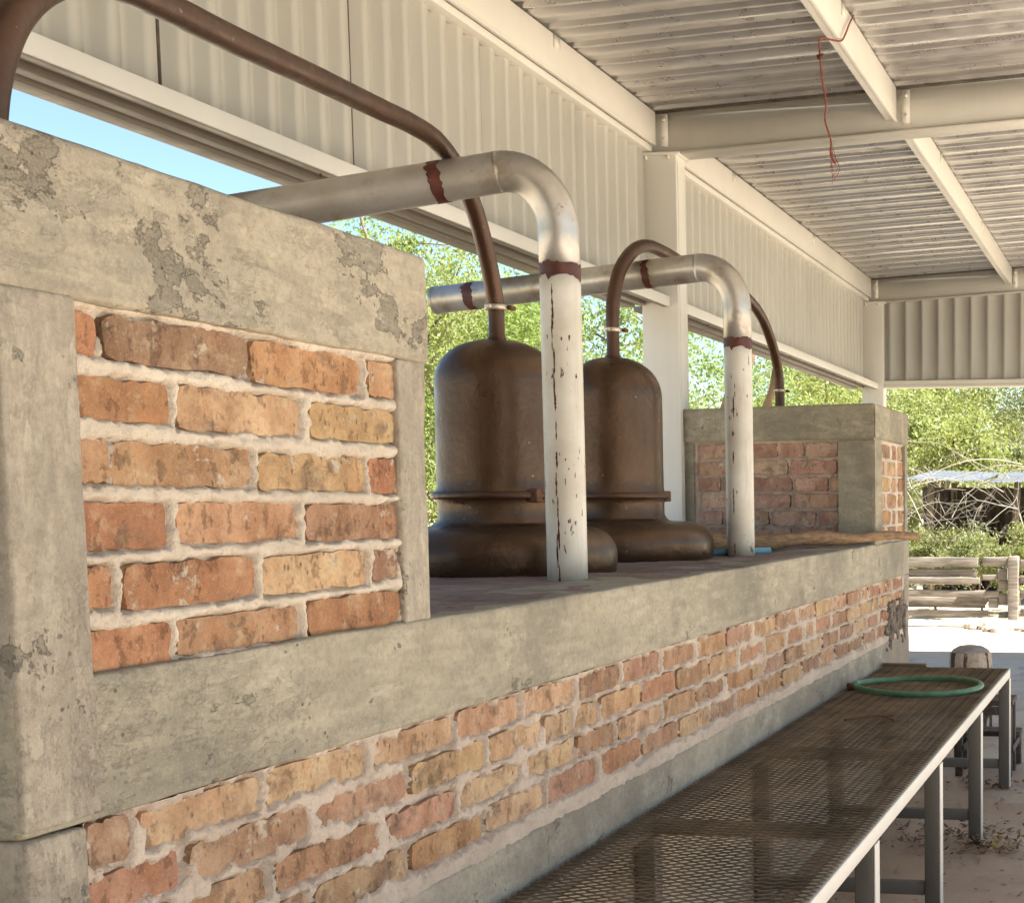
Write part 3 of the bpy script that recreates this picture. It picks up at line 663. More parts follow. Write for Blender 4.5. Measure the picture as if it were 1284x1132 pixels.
# ------------------------------------------------------------------ stills
def still(cx, cy, rb, rc, ztop, label, ring_bolt):
    t = empty('copper_still', (cx, cy, 1.290)); tag(t, label, 'still', 'copper stills on the ledge')
    zr_, zs = 1.545, 1.50          # clamp ring, foot of the neck section (world z)
    zb = 1.291; k = zb
    def arc(r0, r1, z0, z1, n=10): return [(r0+(r1-r0)*(1-math.cos(a)), z0+(z1-z0)*math.sin(a)) for a in np.linspace(0, math.pi/2, n)]
    w = lambda a, z: .006*math.sin(3*a+z*9)+.003*math.sin(7*a-z*20)
    th = .15
    base = [(rb*.96, zb-.02), (rb*.985, zb), (rb, zb+.03), (rb, zb+.06)]+[(rb-(rb*.27)*(1-math.cos(a)), zb+.06+(th-.06)*math.sin(a)) for a in np.linspace(.1, math.pi/2, 10)]+[(rc*1.20, zb+th+.002), (rc*1.10, zb+th+.006), (rc*1.045, zb+th+.016)]
    obj('pot_base', lathe([(r, z-k) for r, z in base], 72, wob=w), M['copper'], t)
    sh = [(rc*1.05, zb+th+.012), (rc*1.0, zb+th+.03), (rc*1.0, zr_-.03), (rc*1.02, zr_-.012), (rc*1.05, zr_-.004)]
    obj('shoulder', lathe([(r, z-k) for r, z in sh], 64), M['copper'], t)
    obj('clamp_ring', lathe([(rc*1.03, zr_-.010-k), (rc*1.085, zr_-.012-k), (rc*1.095, zr_-k), (rc*1.085, zr_+.012-k), (rc*1.02, zr_+.014-k)], 64), M['copper_pipe'], t)
    H = ztop-zr_; zd = zr_+H*.72
    body = [(rc*1.035, zr_+.010), (rc*1.0, zr_+.028)]+[(rc*(1.0-.012*math.sin(q*math.pi/2)), zr_+.028+(zd-zr_-.028)*q) for q in np.linspace(.1, 1, 12)]
    rt = rc*.988
    body += [(rt*math.cos(a)**.86, zd+(ztop-zd)*math.sin(a)) for a in np.linspace(.12, math.pi/2-.02, 12)]
    body.append((.026, ztop+.001))
    obj('dome', lathe([(r, z-k) for r, z in body], 72, wob=lambda a, z: .004*math.sin(2*a+z*7)+.003*math.sin(5*a+z*13)), M['copper'], t)
    nk = [(.038, ztop-.014), (.030, ztop+.002), (.0255, ztop+.012), (.0255, ztop+.105)]
    obj('neck', lathe([(r, z-k) for r, z in nk], 24), M['copper_pipe'], t)
    b = obj('clamp_lug', rough_box_mesh(-.028, .030, -.016, .016, -.022, .022, step=.02, amp=.001, r=.004, name='clamp_lug'), M['bolt'], t)
    b.location = (rc*1.09*math.cos(ring_bolt)+.02, rc*1.09*math.sin(ring_bolt), zr_-k)
    return t
S1 = (4.12, 2.15, .369, .200, 2.056); S2_ = (5.12, 2.173, .386, .190, 2.104)
still(*S1, 'brown copper still with domed head, neighbour of the concrete tank with peeling beam', -2.2)
still(*S2_, 'brown copper still with domed head standing in front of the white steel column', -.75)
def ring_at(P, r, w, mat, name, parent):
    P = np.array(P, float)
    return obj(name, tube_mesh(P, r, 28, True, name), mat, parent)
def vapor_pipe(pts, rad, label, collar, collar2=None):
    t = empty('vapour_pipe', tuple(pts[0])); t.location = (0, 0, 0); tag(t, label, 'pipe', 'vapour pipes arching from the stills')
    P = smooth_path(pts, 9); obj('arched_tube', tube_mesh(P, rad, 20), M['copper_pipe'], t)
    for c in (collar, collar2):
        if c is None: continue
        z = c[2]; k = obj('pipe_clamp', tube_mesh([(c[0], c[1], z-.008), (c[0], c[1], z+.008)], rad+.008, 24), M['clamp'], t)
        obj('clamp_screw', rough_box_mesh(-.016, .016, -.008, .008, -.007, .007, step=.02, amp=0, r=.002, chip=0), M['bolt'], k).location = (c[0]+.02, c[1]-rad-.016, z)
        obj('clamp_screw', rough_box_mesh(-.009, .009, -.014, .006, -.006, .006, step=.02, amp=0, r=.002, chip=0), M['clamp'], k).location = (c[0]-rad-.012, c[1]+.01, z)
n1 = [(4.12, 2.15, 2.150), (4.112, 2.149, 2.19), (4.055, 2.137, 2.290), (3.955, 2.119, 2.415), (3.81, 2.092, 2.512), (3.63, 2.06, 2.560), (3.44, 2.025, 2.556), (3.24, 1.988, 2.535), (2.87, 1.919, 2.497), (2.50, 1.851, 2.457), (2.24, 1.802, 2.432), (2.07, 1.770, 2.408), (1.935, 1.745, 2.352), (1.842, 1.728, 2.272), (1.788, 1.718, 2.18), (1.762, 1.713, 2.085), (1.757, 1.712, 1.99)]
vapor_pipe(n1, .0275, 'long brown pipe arching from the nearer-tank still into the peeling concrete tank', (4.12, 2.15, 2.160))
n2 = [(5.12, 2.173, 2.205), (5.12, 2.173, 2.25), (5.135, 2.173, 2.34), (5.20, 2.172, 2.46), (5.33, 2.170, 2.560), (5.48, 2.168, 2.612), (5.66, 2.165, 2.622), (5.95, 2.161, 2.612), (6.38, 2.155, 2.608), (6.72, 2.150, 2.605), (6.95, 2.147, 2.568), (7.13, 2.145, 2.50), (7.29, 2.142, 2.375), (7.375, 2.141, 2.25), (7.40, 2.141, 2.10), (7.402, 2.141, 2.0)]
vapor_pipe(n2, .0275, 'brown pipe arching from the still by the white column over into the far tank', (5.12, 2.173, 2.212), (7.395, 2.141, 2.150))

# ------------------------------------------------------------------ white vent pipes
def band(P0, P1, r, mat, parent):
    n = 6; P0 = np.array(P0, float); P1 = np.array(P1, float); me = tube_mesh([P0+(P1-P0)*q for q in np.linspace(0, 1, n)], r, 40, False, 'weld_band')
    d = (P1-P0)/np.linalg.norm(P1-P0); V = np.array([v.co[:] for v in me.vertices]); e = np.repeat(np.linspace(-1, 1, n), 40)
    V += d*(e*(.006*fbm(V, 28, random.randint(0, 99), 3)+.004*np.random.default_rng(3).normal(size=len(V))))[:, None]
    me.vertices.foreach_set('co', V.astype(np.float32).ravel()); me.update(); return obj('weld_band', me, mat, parent)
def vent_pipe(base, end, ztop, zend, r, label, bands, vband, bend=.17, chips=()):
    t = empty('steel_pipe', (base[0], base[1], 1.29)); t.location = (0, 0, 0); tag(t, label, 'pipe', 'elbowed steel pipes rising from the ledge')
    b = Vector((base[0], base[1], 0)); e = Vector((end[0], end[1], 0)); d = (e-b); L = d.length; d.normalize(); sl = (zend-ztop)/(L-bend)
    obj('riser', tube_mesh([(base[0], base[1], z) for z in np.linspace(1.28, vband, 14)], r, 32), M['pipe_white'], t)
    P = [(base[0], base[1], vband), (base[0], base[1], ztop-bend)]; am = math.pi/2-math.atan(sl)
    for a in np.linspace(0, am, 18)[1:]:
        q = b+d*(bend*(1-math.cos(a))/(1-math.cos(am))); P.append((q.x, q.y, ztop-bend+bend*math.sin(a)/math.sin(am)))
    obj('elbow', tube_mesh(P, r, 32), M['pipe_steel'], t)
    q0 = b+d*bend; V = []
    run = [(q0+d*(L-bend)*s) for s in np.linspace(0, 1, 20)]; PR = [(q.x, q.y, ztop+sl*(L-bend)*s) for q, s in zip(run, np.linspace(0, 1, 20))]
    ro = obj('run', tube_mesh(PR, r, 32, False), M['pipe_steel'], t)
    pe = np.array(PR); du = pe[-1]-pe[-2]; du /= np.linalg.norm(du)
    obj('dark_mouth_disc', tube_mesh([pe[-1]-du*.02, pe[-1]+du*.001], r*.86, 32, True), M['bolt'], t); obj('end_lip', tube_mesh([pe[-1]-du*.012, pe[-1]], r*1.03, 32, False), M['pipe_steel'], t)  # dark disc plugs the mouth, painted as the shade inside the pipe
    band((base[0], base[1], vband-.022), (base[0], base[1], vband+.020), r*1.018, M['rust'], t)
    for zz, hh, ww, an in chips:
        a0 = math.atan2(-base[1], -base[0])+an; n_ = 10; V = []
        for i, q in enumerate(np.linspace(-1, 1, n_)):
            hw = ww*math.sqrt(max(.02, 1-q*q))*random.uniform(.5, 1.2)
            for k in (-1, 0, 1): aa = a0+k*hw+random.uniform(-.02, .02); V.append((base[0]+r*1.006*math.cos(aa), base[1]+r*1.006*math.sin(aa), zz+q*hh))
        obj('rust_chip', mesh_np('rust_chip', V, [(3*i+k, 3*i+k+1, 3*i+k+4, 3*i+k+3) for i in range(n_-1) for k in (0, 1)]), M['rust'], t)
    for s, w in bands:
        c = q0+d*(s-bend); z = ztop+sl*(s-bend); a = Vector((d.x, d.y, sl)).normalized()*w
        band((c.x-a.x, c.y-a.y, z-a.z), (c.x+a.x, c.y+a.y, z+a.z), r*1.02, M['rust'], t)
    return t
vent_pipe((3.750, 1.752), (3.47, 2.74), 2.486, 2.318, .059, 'grey-white elbowed steel pipe standing between the ledge edge and the first still', [(.338, .017)], 2.205, chips=[(1.305+.07*i+random.uniform(-.02, .02), random.uniform(.02, .055), random.uniform(.025, .06), -.42+random.uniform(-.06, .05)) for i in range(13)]+[(random.uniform(1.4, 2.1), random.uniform(.004, .012), random.uniform(.02, .05), random.uniform(-.9, .9)) for i in range(14)])
vent_pipe((5.37, 1.732), (5.404, 3.10), 2.494, 2.393, .058, 'grey-white elbowed steel pipe near the far tank, its open end beyond the side wall', [(.385, .015), (.78, .013), (1.19, .020)], 2.180, chips=[(1.305+.2*i+random.uniform(-.02, .02), random.uniform(.02, .055), random.uniform(.025, .06), -.42+random.uniform(-.06, .05)) for i in range(4)]+[(random.uniform(1.4, 2.1), random.uniform(.004, .012), random.uniform(.02, .05), random.uniform(-.9, .9)) for i in range(6)])

# ------------------------------------------------------------------ things on the ledge
lg = empty('log_pole', (0, 0, 0)); tag(lg, 'rough weathered log lying across the ledge before the far tank, end overhanging', 'log')
lp = [np.array((5.56, 2.02, 1.335))*(1-s)+np.array((7.06, 1.285, 1.334))*s for s in np.linspace(0, 1, 14)]
lp = [p+np.array((0, 0, .007*math.sin(i*1.3))) for i, p in enumerate(lp)]
obj('shaft', tube_mesh(lp, [.036+.004*math.sin(i*2.1) if i < 9 else .030-.0006*i for i in range(14)], 14), M['wood_log'], lg)
bl = obj('plastic_tube', tube_mesh([(5.30, 1.90, 1.308), (5.55, 1.66, 1.308)], .015, 16), M['bluehose']); tag(bl, 'short blue plastic tube lying on the ledge beside the log', 'tube')

# ------------------------------------------------------------------ bench
bench = empty('metal_bench', (4.0, 1.1, 0)); bench.location = (0, 0, 0); tag(bench, 'long low metal bench with a rusty expanded mesh top along the brick wall', 'bench')
BZ = .638; BX0, BX1, BY0, BY1 = 1.23, 6.905, .754, 1.44
def expanded():
    lwd, swd = .0484, .0305; w, th = .0030, .0014; mb = MB(); nx = int((BX1-BX0-.04)/swd); ny = 28
    ys = BY0+.004+np.arange(ny+1)*lwd/2; j = np.arange(ny+1)
    for i in range(nx):
        xc = BX0+.02+i*swd
        for sgn_ in (1,):
            x = xc+swd*.5*np.where(j % 2 == 0, 0, 1)*.96; x2 = xc+swd-swd*.5*np.where(j % 2 == 0, 0, 1)*.96
            for xx, tilt in ((x, .0012), (x2, -.0012)):
                A = np.stack([xx-w/2, ys, np.full(ny+1, BZ+tilt)], 1); B_ = np.stack([xx+w/2, ys, np.full(ny+1, BZ-tilt)], 1)
                C = A-[0, 0, th]; D = B_-[0, 0, th]; n = ny+1
                V = np.concatenate([A, B_, C, D]); k = np.arange(ny)
                F = np.concatenate([np.stack([k, n+k, n+k+1, k+1], 1), np.stack([k, k+1, 2*n+k+1, 2*n+k], 1), np.stack([n+k, 3*n+k, 3*n+k+1, n+k+1], 1)])
                mb.add(V, F)
    return mb.mesh('mesh_top')
tag(obj('mesh_top', expanded(), M['mesh'], bench), 'rusty brown expanded metal mesh sheet', kind='stuff')
def rail(x0, x1, y0, y1, mat=None, z0=BZ-.052, z1=BZ-.005): return rough_box('rail', mat or M['bench_rail'], bench, x0, x1, y0, y1, z0, z1, step=2, amp=0, r=.004, chip=0)
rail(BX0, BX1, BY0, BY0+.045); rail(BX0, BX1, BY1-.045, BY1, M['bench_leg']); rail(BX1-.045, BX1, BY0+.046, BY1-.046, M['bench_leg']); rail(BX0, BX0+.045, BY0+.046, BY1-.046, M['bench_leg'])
LX = [1.26, 2.37, 3.50, 4.606, 5.725, 6.87]
for x in LX:
    for (a, b) in ((BY0+.002, BY0+.056), (BY1-.056, BY1-.002)):
        rough_box('leg', M['bench_leg'], bench, x-.029, x+.029, a, b, 0, BZ-.053, step=2, amp=0, r=.004, chip=0)
    rough_box('lit_face_plate', M['bench_rail'], bench, x-.029, x+.029, BY0-.003, BY0+.0015, .002, BZ-.053, step=2, amp=0, r=.001, chip=0)  # cream plate paints the bright light on each dark leg's outer face
    rough_box('stretcher', M['bench_leg'], bench, x-.022, x+.022, BY0+.057, BY1-.057, .105, .150, step=2, amp=0, r=.004, chip=0)
    if 1.4 < x < 6.8: rough_box('stretcher', M['bench_leg'], bench, x-.02, x+.02, BY0+.047, BY1-.047, BZ-.048, BZ-.008, step=2, amp=0, r=.004, chip=0)
rough_box('angle_iron', M['mesh'], bench, 6.86, 6.90, 1.20, 1.44, BZ-.003, BZ+.016, step=2, amp=0, r=.003, chip=0)
# hose ring
hs = empty('rubber_hose', (6.06, 1.10, BZ)); hs.location = (0, 0, 0); tag(hs, 'green rubber hose bent into a ring on the mesh bench', 'hose')
P = []
for a in np.linspace(0, 2*math.pi*.985, 72): P.append((6.055+.262*math.cos(a+1.75), 1.100+.300*math.sin(a+1.75), BZ+.017+.004*math.sin(a*2+1)))
obj('loop', tube_mesh(P, .0135, 14), M['hose'], hs)
obj('coupling', tube_mesh([(5.98, 1.385, BZ+.018), (5.965, 1.418, BZ+.018)], .017, 12), M['bolt'], hs)
M['twig'] = plain('dry_twig', (.17, .075, .045), .8)
tw = obj('twig', tube_mesh(smooth_path([(5.12, 1.23, BZ+.008), (5.19, 1.17, BZ+.010), (5.20, 1.09, BZ+.012), (5.15, 1.03, BZ+.006)], 5), .004, 6), M['twig']); tag(tw, 'small bent reddish twig lying on the mesh bench', 'twig')

# hanging wire
wr = empty('hanging_wire', (0, 0, 0)); tag(wr, 'frayed red wire hanging from a roof purlin', 'wire')
wp = [(5.95, 1.358, 3.69), (5.86, 1.358, 3.62), (5.78, 1.357, 3.55), (5.72, 1.362, 3.503), (5.69, 1.40, 3.500), (5.665, 1.438, 3.498), (5.66, 1.442, 3.45), (5.655, 1.430, 3.32), (5.655, 1.415, 3.23), (5.655, 1.419, 3.15), (5.655, 1.395, 3.07), (5.655, 1.397, 3.01), (5.655, 1.374, 2.965)]
obj('strand', tube_mesh(smooth_path(wp, 6), .0042, 7), M['wire'], wr)
for k in range(7):
    s = 3.07-.014*k; a = random.uniform(0, 6.28); q = 1.396-.002*k
    obj('frayed_strand', tube_mesh(smooth_path([(5.655, q, s), (5.655+.015*math.cos(a), q-.012+.018*math.sin(a), s-.05), (5.655+.012*math.cos(a), q-.012+.02*math.sin(a*1.3), s-.10)], 4), .0012, 4), M['wire'], wr)
obj('knot', tube_mesh([(5.657, 1.424, 3.425), (5.657, 1.452, 3.418)], .011, 8), M['bolt'], wr)

# ------------------------------------------------------------------ stump, stool, litter
st = empty('log_stump', (8.62, 1.21, 0)); tag(st, 'upright log stump with peeling bark, used as a seat behind the bench', 'stump')
V = lathe([(.145, 0), (.15, .02), (.143, .25), (.142, .44), (.139, .500), (.128, .520)], 40, wob=lambda a, z: .03*math.sin(3*a)+.02*math.sin(7*a+1))
def bark_mat():
    n = NT('peeling_bark'); a = n.noise(7, 4, .6, stretch=(3, 3, .5))
    c = n.mix(n.ramp(a, .46, .52), (.07, .045, .03), (.50, .40, .31)); c = n.mix(n.ramp(n.noise(30, 4), .5, .7), c, n.mix(1, c, (.5, .45, .4), 'MULTIPLY')); n.set(Base_Color=c, Roughness=.9, Normal=n.bump(a, .7, .02)); return n.m
M['stump'] = bark_mat(); obj('bark', V, M['stump'], st)
V = lathe([(.129, .519), (.118, .534), (.085, .553), (.04, .561), (.002, .563)], 40, wob=lambda a, z: .03*math.sin(3*a)+.02*math.sin(7*a+1)); obj('cut_top', V, plain('cut_wood', (.36, .31, .28), .85, .25, 14), st)
sl = empty('step_stool', (7.3, .95, 0)); sl.location = (0, 0, 0); tag(sl, 'small dark wooden step stool behind the end of the bench', 'stool')
for k in range(3): rough_box('seat_slat', M['wood_dark'], sl, 7.12+k*.085, 7.197+k*.085, .765, 1.09, .395, .425, step=.1, amp=.002, r=.005)
for k in range(2): rough_box('step_slat', M['wood_dark'], sl, 7.40+k*.085, 7.475+k*.085, .752, 1.16, .175, .205, step=.1, amp=.002, r=.005)
for (x, y, h) in ((7.135, .79, .395), (7.33, .79, .395), (7.135, 1.065, .395), (7.33, 1.065, .395), (7.53, .778, .175), (7.53, 1.13, .175)):
    rough_box('leg', M['wood_dark'], sl, x-.022, x+.022, y-.02, y+.02, 0, h, step=.3, amp=.001, r=.004)
for y in (.79, 1.065): rough_box('side_rail', M['wood_dark'], sl, 7.12, 7.55, y-.03, y-.021, .135, .174, step=.3, amp=.001, r=.003)
rough_box('apron', M['wood_dark'], sl, 7.112, 7.119, .80, 1.055, .345, .394, step=.3, amp=.001, r=.002)
def leaves(name, pts, size, mat, label, cat, flat=1.2):
    V = []; F = []; n = 0
    for p in pts:
        a = random.uniform(0, 6.28); tl = random.uniform(-flat, flat)*.5; t2 = random.uniform(-flat, flat)*.5; s = size*random.uniform(.5, 1.3)
        Mx = Matrix.Rotation(a, 3, 'Z') @ Matrix.Rotation(tl, 3, 'X') @ Matrix.Rotation(t2, 3, 'Y')
        for q in ((-1, 0, .15), (0, -.42, 0), (1, 0, .22), (0, .42, .05)):
            v = Mx @ Vector(q)*s; V.append((p[0]+v.x, p[1]+v.y, max(.003, p[2]+v.z)))
        F.append((n, n+1, n+2, n+3)); n += 4
    o = obj(name, mesh_np(name, V, F), mat); tag(o, label, cat, kind='stuff'); return o
def pile(cx, cy, r, n, h): return [(cx+random.gauss(0, r), cy+random.gauss(0, r*1.3), abs(random.gauss(0, h))+.004) for _ in range(n)]
leaves('dry_leaves', pile(5.70, .80, .11, 260, .028)+pile(6.86, .86, .07, 60, .02)+pile(4.3, .85, .14, 90, .006)+pile(5.9, .95, .35, 90, .004), .020, M['dry_leaf'], 'brown dry leaves heaped at the bench feet', 'leaves')
leaves('dry_leaves', pile(5.66, .70, .05, 26, .02), .022, M['dry_leaf_y'], 'yellowed dry leaves at a bench foot', 'leaves')
leaves('leaf_litter', [(random.uniform(2.6, 8.5), random.uniform(-.4, 1.42), .004) for _ in range(900)], .013, M['dry_leaf'], 'scattered leaf litter on the concrete floor', 'leaves', .5)

# ------------------------------------------------------------------ plants
def leaf_cloud(centers, radii, n, size, seed=0, squash=.75):
    rg = np.random.default_rng(seed); c = np.asarray(centers); k = rg.integers(0, len(c), n); rr = np.asarray(radii)[k]
    d = rg.normal(size=(n, 3)); d /= np.linalg.norm(d, axis=1)[:, None]; rad = rr*(rg.random(n)**.45); P = c[k]+d*rad[:, None]*np.array([1, 1, squash])
    u = rg.normal(size=(n, 3)); u /= np.linalg.norm(u, axis=1)[:, None]; w = np.cross(u, rg.normal(size=(n, 3))); w /= np.linalg.norm(w, axis=1)[:, None]+1e-9
    s = size*(.5+rg.random(n))[:, None]
    V = np.stack([P-u*s, P+w*s*.45, P+u*s, P-w*s*.45], 1).reshape(-1, 3); F = np.arange(4*n).reshape(-1, 4); return V, F
def tree(name, loc, h, spread, nl, size, lm, label, seed, group=None, trunk_h=.35, nlimb=7, bark='bark', tr=.08, low=.25, cat='tree'):
    rg = random.Random(seed); t = empty(name, loc); tag(t, label, cat, group); mb = MB(); tips = []; rad = []
    top = Vector((rg.uniform(-.1, .1)*h, rg.uniform(-.1, .1)*h, h*trunk_h))
    mb.tube(smooth_path([(0, 0, -.1), (rg.uniform(-.05, .05), rg.uniform(-.05, .05), h*trunk_h*.5), tuple(top)], 4), np.linspace(tr, tr*.7, 9), 8, False)
    for i in range(nlimb):
        a = i*6.283/nlimb+rg.uniform(-.4, .4); el = rg.uniform(.15, 1.35); L = spread*rg.uniform(.65, 1.05)
        e = top+Vector((math.cos(a)*math.cos(el)*L, math.sin(a)*math.cos(el)*L, math.sin(el)*(h-top.z)*rg.uniform(.75, 1.0)-low*h*math.cos(el)*.5))
        mid = top.lerp(e, .5)+Vector((rg.uniform(-.1, .1), rg.uniform(-.1, .1), rg.uniform(0, .14)))*spread
        mb.tube(smooth_path([tuple(top), tuple(mid), tuple(e)], 4), np.linspace(tr*.55, tr*.12, 9), 6, False)
        for j in range(5):
            b = mid.lerp(e, rg.uniform(0, 1)); f = b+Vector((rg.uniform(-1, 1), rg.uniform(-1, 1), rg.uniform(-.5, .8)))*spread*.38
            mb.tube([tuple(b), tuple(b.lerp(f, .5)+Vector((0, 0, .04))), tuple(f)], [tr*.2, tr*.13, tr*.06], 5, False)
            tips.append(f); rad.append(spread*rg.uniform(.14, .30)); tips.append(b.lerp(f, .5)); rad.append(spread*rg.uniform(.1, .2))
        tips.append(e); rad.append(spread*rg.uniform(.16, .3))
    mb.build('trunk', M[bark], t, True)
    V, F = leaf_cloud([tuple(p) for p in tips], rad, nl, size, seed); obj('crown', mesh_np('crown', V, F), M[lm], t)
    return t
G1 = 'trees beyond the side wall'; G2 = 'trees beyond the fence'
tree('green_tree', (11.2, 6.6, 0), 4.6, 1.9, 42000, .021, 'leafC', 'leafy green tree behind the stills, seen under the side wall girt', 3, G1, .3, 9)
tree('green_tree', (9.4, 5.5, 0), 3.3, 1.25, 30000, .018, 'leafA', 'yellow-green bushy tree just outside, between the tank and first still', 4, G1, .25, 8)
tree('green_tree', (14.2, 6.6, 0), 4.4, 1.9, 36000, .024, 'leafC', 'bright green tree seen behind the white column', 5, G1, .3, 9)
tree('green_tree', (16.3, 9.2, 0), 4.9, 2.1, 22000, .027, 'leafA', 'tall airy yellow-green tree against the sky past the tank beam', 6, G1, .35, 9)
tree('green_tree', (18.8, 6.3, 0), 4.6, 2.2, 32000, .028, 'leafC', 'green tree seen behind the far tank pipe', 8, G1, .25, 9)
tree('green_tree', (23.0, 6.2, 0), 5.6, 2.5, 26000, .034, 'leafA', 'yellow-green tree seen above the far tank corner', 9, G1, .25, 9)
tree('green_tree', (20, 10.5, 0), 5.2, 2.5, 22000, .036, 'leafB', 'olive tree standing well behind the yellow-green ones', 10, G1, .3, 9)
for i, (x, y, h, s, lm, lb) in enumerate([(24.5, 3.6, 5.2, 2.3, 'leafA', 'yellow-green tree behind the brush hut, left of the grey one'), (26.0, 1.2, 5.5, 2.5, 'leafB', 'greyish olive tree rising right behind the brush hut'),
                                    (31, 5.8, 7.0, 3.2, 'leafA', 'tall pale green tree on the rise far behind the hut'), (33, 1.5, 7.5, 3.4, 'leafB', 'tall olive tree far behind the brush hut'), (29, -2.0, 6.5, 3.0, 'leafA', 'green tree far behind, past the fence post'), (38, 8, 8, 3.6, 'leafB', 'big olive tree at the very back past the column corner'), (40, 3, 9, 4.0, 'leafA', 'big pale green tree at the very back')]):
    tree('olive_tree', (x, y, 0), h, s, 22000, .042, lm, lb, 40+i, G2, .22, 9, low=.4)
for i, (x, y, h, s, lm, lb) in enumerate([(17.4, 1.45, 1.45, .85, 'leafA', 'low bright shrub behind the fence post'), (17.6, 2.9, 1.25, .8, 'grass', 'pale dry shrub behind the long fence boards'), (17.0, 2.25, 1.15, .7, 'leafB', 'grey-green shrub behind the broken fence boards'), (19.0, 3.6, 1.4, .8, 'leafA', 'yellow-green shrub beside the wall end, behind the fence')]):
    tree('shrub', (x, y, 0), h, s, 9000, .020, lm, lb, 70+i, 'shrubs behind the fence', .15, 8, tr=.02, low=.1, cat='shrub')

# fence
fn = empty('board_fence', (15.6, 1.5, 0)); fn.location = (0, 0, 0); tag(fn, 'low fence of weathered grey boards with broken ends and a square post', 'fence')
def fboard(y0, y1, z0, z1, x=15.6, mat='wood_grey', t=.05):
    o = rough_box('board', M[mat], fn, x-t/2, x+t/2, min(y0, y1), max(y0, y1), z0, z1, step=.12, amp=.008, r=.012, seed=random.randint(1, 999)); o.rotation_euler = (random.uniform(-.006, .006), 0, 0)
fboard(2.09, 5.2, .715, .835); fboard(2.11, 5.2, .615, .705, 15.62, 'wood_grey2'); fboard(2.06, 5.2, .525, .607, 15.58); fboard(2.0, 5.2, .345, .430, 15.59); fboard(1.97, 5.2, .125, .200, 15.62)
fboard(2.02, 5.2, .205, .335, 15.72, 'wood_grey', .03)
for (a, b, z0, z1, mt) in ((1.74, 2.04, .72, .83, 'wood_grey'), (1.74, 1.86, .56, .71, 'wood_grey2'), (1.86, 2.04, .56, .63, 'wood_grey'), (1.74, 1.85, .42, .55, 'wood_grey2'), (1.84, 2.02, .36, .43, 'wood_grey'), (1.74, 1.84, .28, .41, 'wood_grey2'), (1.86, 1.97, .23, .35, 'wood_grey'), (1.74, 1.85, .10, .16, 'wood_grey2')):
    fboard(a, b, z0, z1, 15.64, mt, .10)
rough_box('post', M['wood_grey'], fn, 15.50, 15.60, 1.60, 1.725, -.05, .85, step=.1, amp=.008, r=.015)
for z in (.12, .34, .52, .70): fboard(-3.0, 1.59, z, z+.10, 15.62, 'wood_grey' if z != .34 else 'wood_grey2')
for y in (3.1, 4.6, -.4, -2.4): rough_box('post', M['wood_grey2'], fn, 15.66, 15.74, y-.05, y+.05, -.05, .82, step=.2, amp=.006, r=.012)
RB = bmesh.new(); bmesh.ops.create_icosphere(RB, subdivisions=2, radius=1.0)
for v in RB.verts: v.co *= 1+.22*math.sin(v.co.x*5+v.co.y*3)*math.cos(v.co.z*4)
rme = bpy.data.meshes.new('rock'); RB.to_mesh(rme); RB.free(); rme.materials.append(M['rock'])
for i in range(16):
    o = link(bpy.data.objects.new('rock', rme)); s = random.uniform(.04, .11); o.scale = (s, s*random.uniform(.8, 1.5), s*random.uniform(.5, .8)); o.location = (random.uniform(15.1, 15.5), random.uniform(1.25, 2.2), s*.3); o.rotation_euler = (0, 0, random.uniform(0, 6)); tag(o, 'pale rock lying along the foot of the fence by the post', 'rock', 'rocks at the fence foot')
# brush hut
M['hut_stick'] = plain('shaded_hut_stick', (.075, .055, .04), .9, .5, 6)  # sticks coloured darker to paint the shade inside the shelter
ht = empty('brush_hut', (19.5, 2.2, 0)); ht.location = (0, 0, 0); tag(ht, 'low shelter of sticks with an old tin roof behind the fence', 'hut')
def tin(x0, x1, y0, y1, z0, z1):
    ys = np.arange(y0, y1, .03); V = []
    for yy in ys:
        for x, z in ((x0, z0), (x1, z1)): V.append((x, yy, z+.012*math.sin(yy*82)+.02*math.sin(yy*2)))
    return mesh_np('roof_sheet', V, [(2*i, 2*i+2, 2*i+3, 2*i+1) for i in range(len(ys)-1)], True)
for k in range(4): obj('roof_sheet', tin(18.6, 21.2, -1.2+k*1.2, -.02+k*1.2, 1.74+.02*k, 1.98), M['tin'], ht)
for y in (-.9, .5, 1.95, 3.2):
    for x in (18.8, 21.0): obj('post', tube_mesh(smooth_path([(x, y, -.05), (x+.05, y+.04, .9), (x, y, 1.78)], 3), .05, 8), M['bark'], ht)
for k in range(46):
    y = -1.2+k*.1+random.uniform(-.03, .03); h = random.uniform(1.1, 1.72)
    obj('wall_stick', tube_mesh([(21.0, y, 0), (21.0+random.uniform(-.1, .1), y+random.uniform(-.08, .08), h)], random.uniform(.018, .045), 6), M['hut_stick'], ht)
rough_box('hut_shade_panel', M['hut_stick'], ht, 21.12, 21.2, -1.4, 3.75, 0, 1.72, step=.12, amp=.03, r=.02)  # dark sheet added behind the sticks so the interior looks shaded
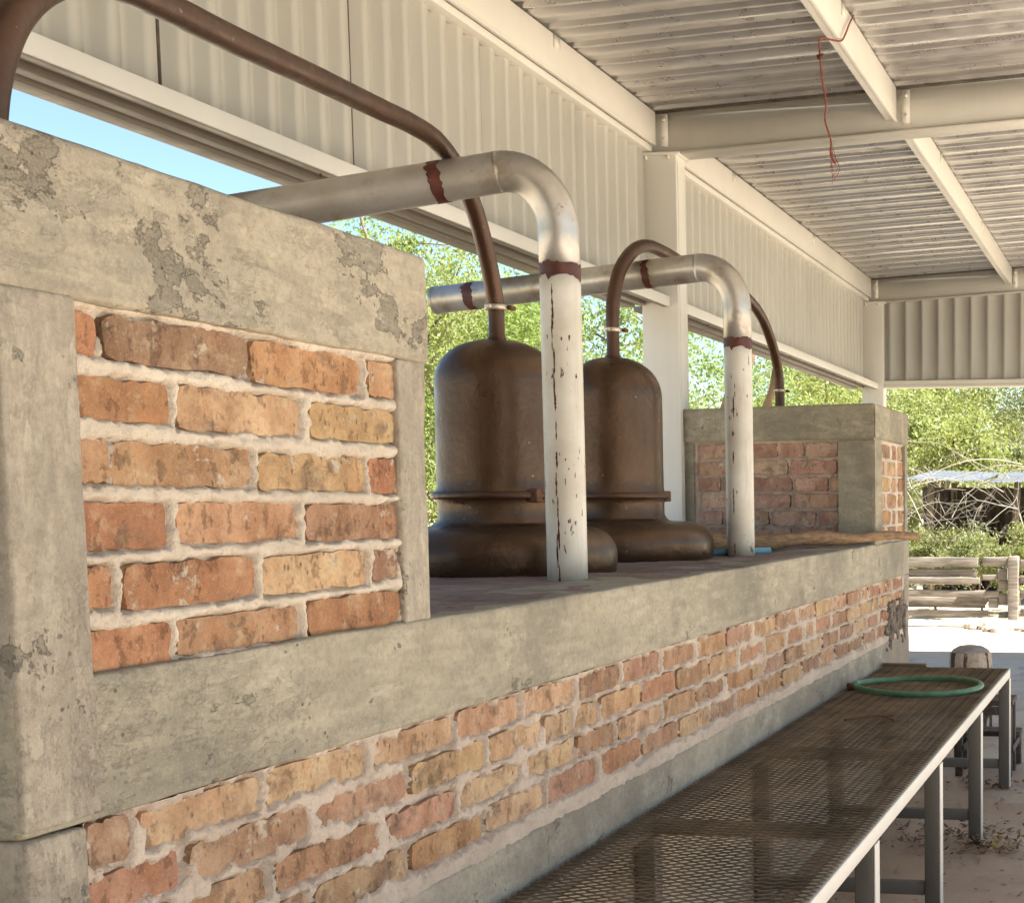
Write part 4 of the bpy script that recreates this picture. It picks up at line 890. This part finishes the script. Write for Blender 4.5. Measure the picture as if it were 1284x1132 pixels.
# bare branches
def brush(name, n, area, seed, mat, label, rmin, rmax, up):
    rg = random.Random(seed); mb = MB()
    for i in range(n):
        x, y = rg.uniform(*area[0]), rg.uniform(*area[1]); a = rg.uniform(0, 6.28); L = rg.uniform(.7, 2.0); z = rg.uniform(*area[2]); P = [Vector((x, y, z))]; d = Vector((math.cos(a)*.45, math.sin(a), rg.uniform(*up)))
        for k in range(5):
            d = (d+Vector((rg.uniform(-.35, .35), rg.uniform(-.35, .35), rg.uniform(-.45, .15)))).normalized(); P.append(P[-1]+d*L/5)
        P = [Vector((p.x, p.y, max(.02, p.z))) for p in P]; r = rg.uniform(rmin, rmax); SP = smooth_path([tuple(p) for p in P], 3); mb.tube(SP, np.linspace(r, r*.3, len(SP)), 5, False)
        for k in range(3):
            b = P[rg.randint(1, 4)]; e = b+Vector((rg.uniform(-.2, .2), rg.uniform(-.5, .5), rg.uniform(-.2, .5)))*.8; mb.tube([tuple(b), tuple(b.lerp(e, .5)+Vector((0, .05, .05))), tuple(e)], [r*.5, r*.35, r*.15], 4, False)
    o = mb.build(name, M[mat], None, True); tag(o, label, 'branches', kind='stuff'); return o
brush('brush_pile', 30, ((17.2, 18.6), (1.0, 3.9), (1.0, 2.1)), 5, 'wood_pale', 'tangle of bleached bare branches heaped over the hut front', .004, .011, (-.2, .7))
brush('brush_pile', 36, ((17.0, 18.0), (1.2, 4.0), (.3, 1.2)), 9, 'wood_pale', 'bare twigs standing behind the fence boards', .003, .007, (.3, 1.2))
# dead trunks seen behind the far tank
dt = empty('dead_trunk', (12.0, 3.95, 0)); tag(dt, 'leaning dead trunk with split brown bark behind the far tank', 'tree trunk')
obj('trunk', tube_mesh(smooth_path([(.0, .35, -.1), (0, .22, 1.2), (.05, .05, 2.2), (.1, -.12, 2.85), (.1, -.3, 3.2)], 5), [.15, .15, .14, .14, .13, .13, .13, .12, .12, .12, .11, .11, .10, .10, .09, .09, .08, .07, .06, .05, .04][:21], 10), M['dead_bark'], dt)
obj('branch', tube_mesh(smooth_path([(.05, .05, 2.0), (.1, -.2, 2.2), (.12, -.35, 2.5), (.1, -.4, 2.75)], 4), np.linspace(.06, .02, 13), 8), M['dead_bark'], dt)
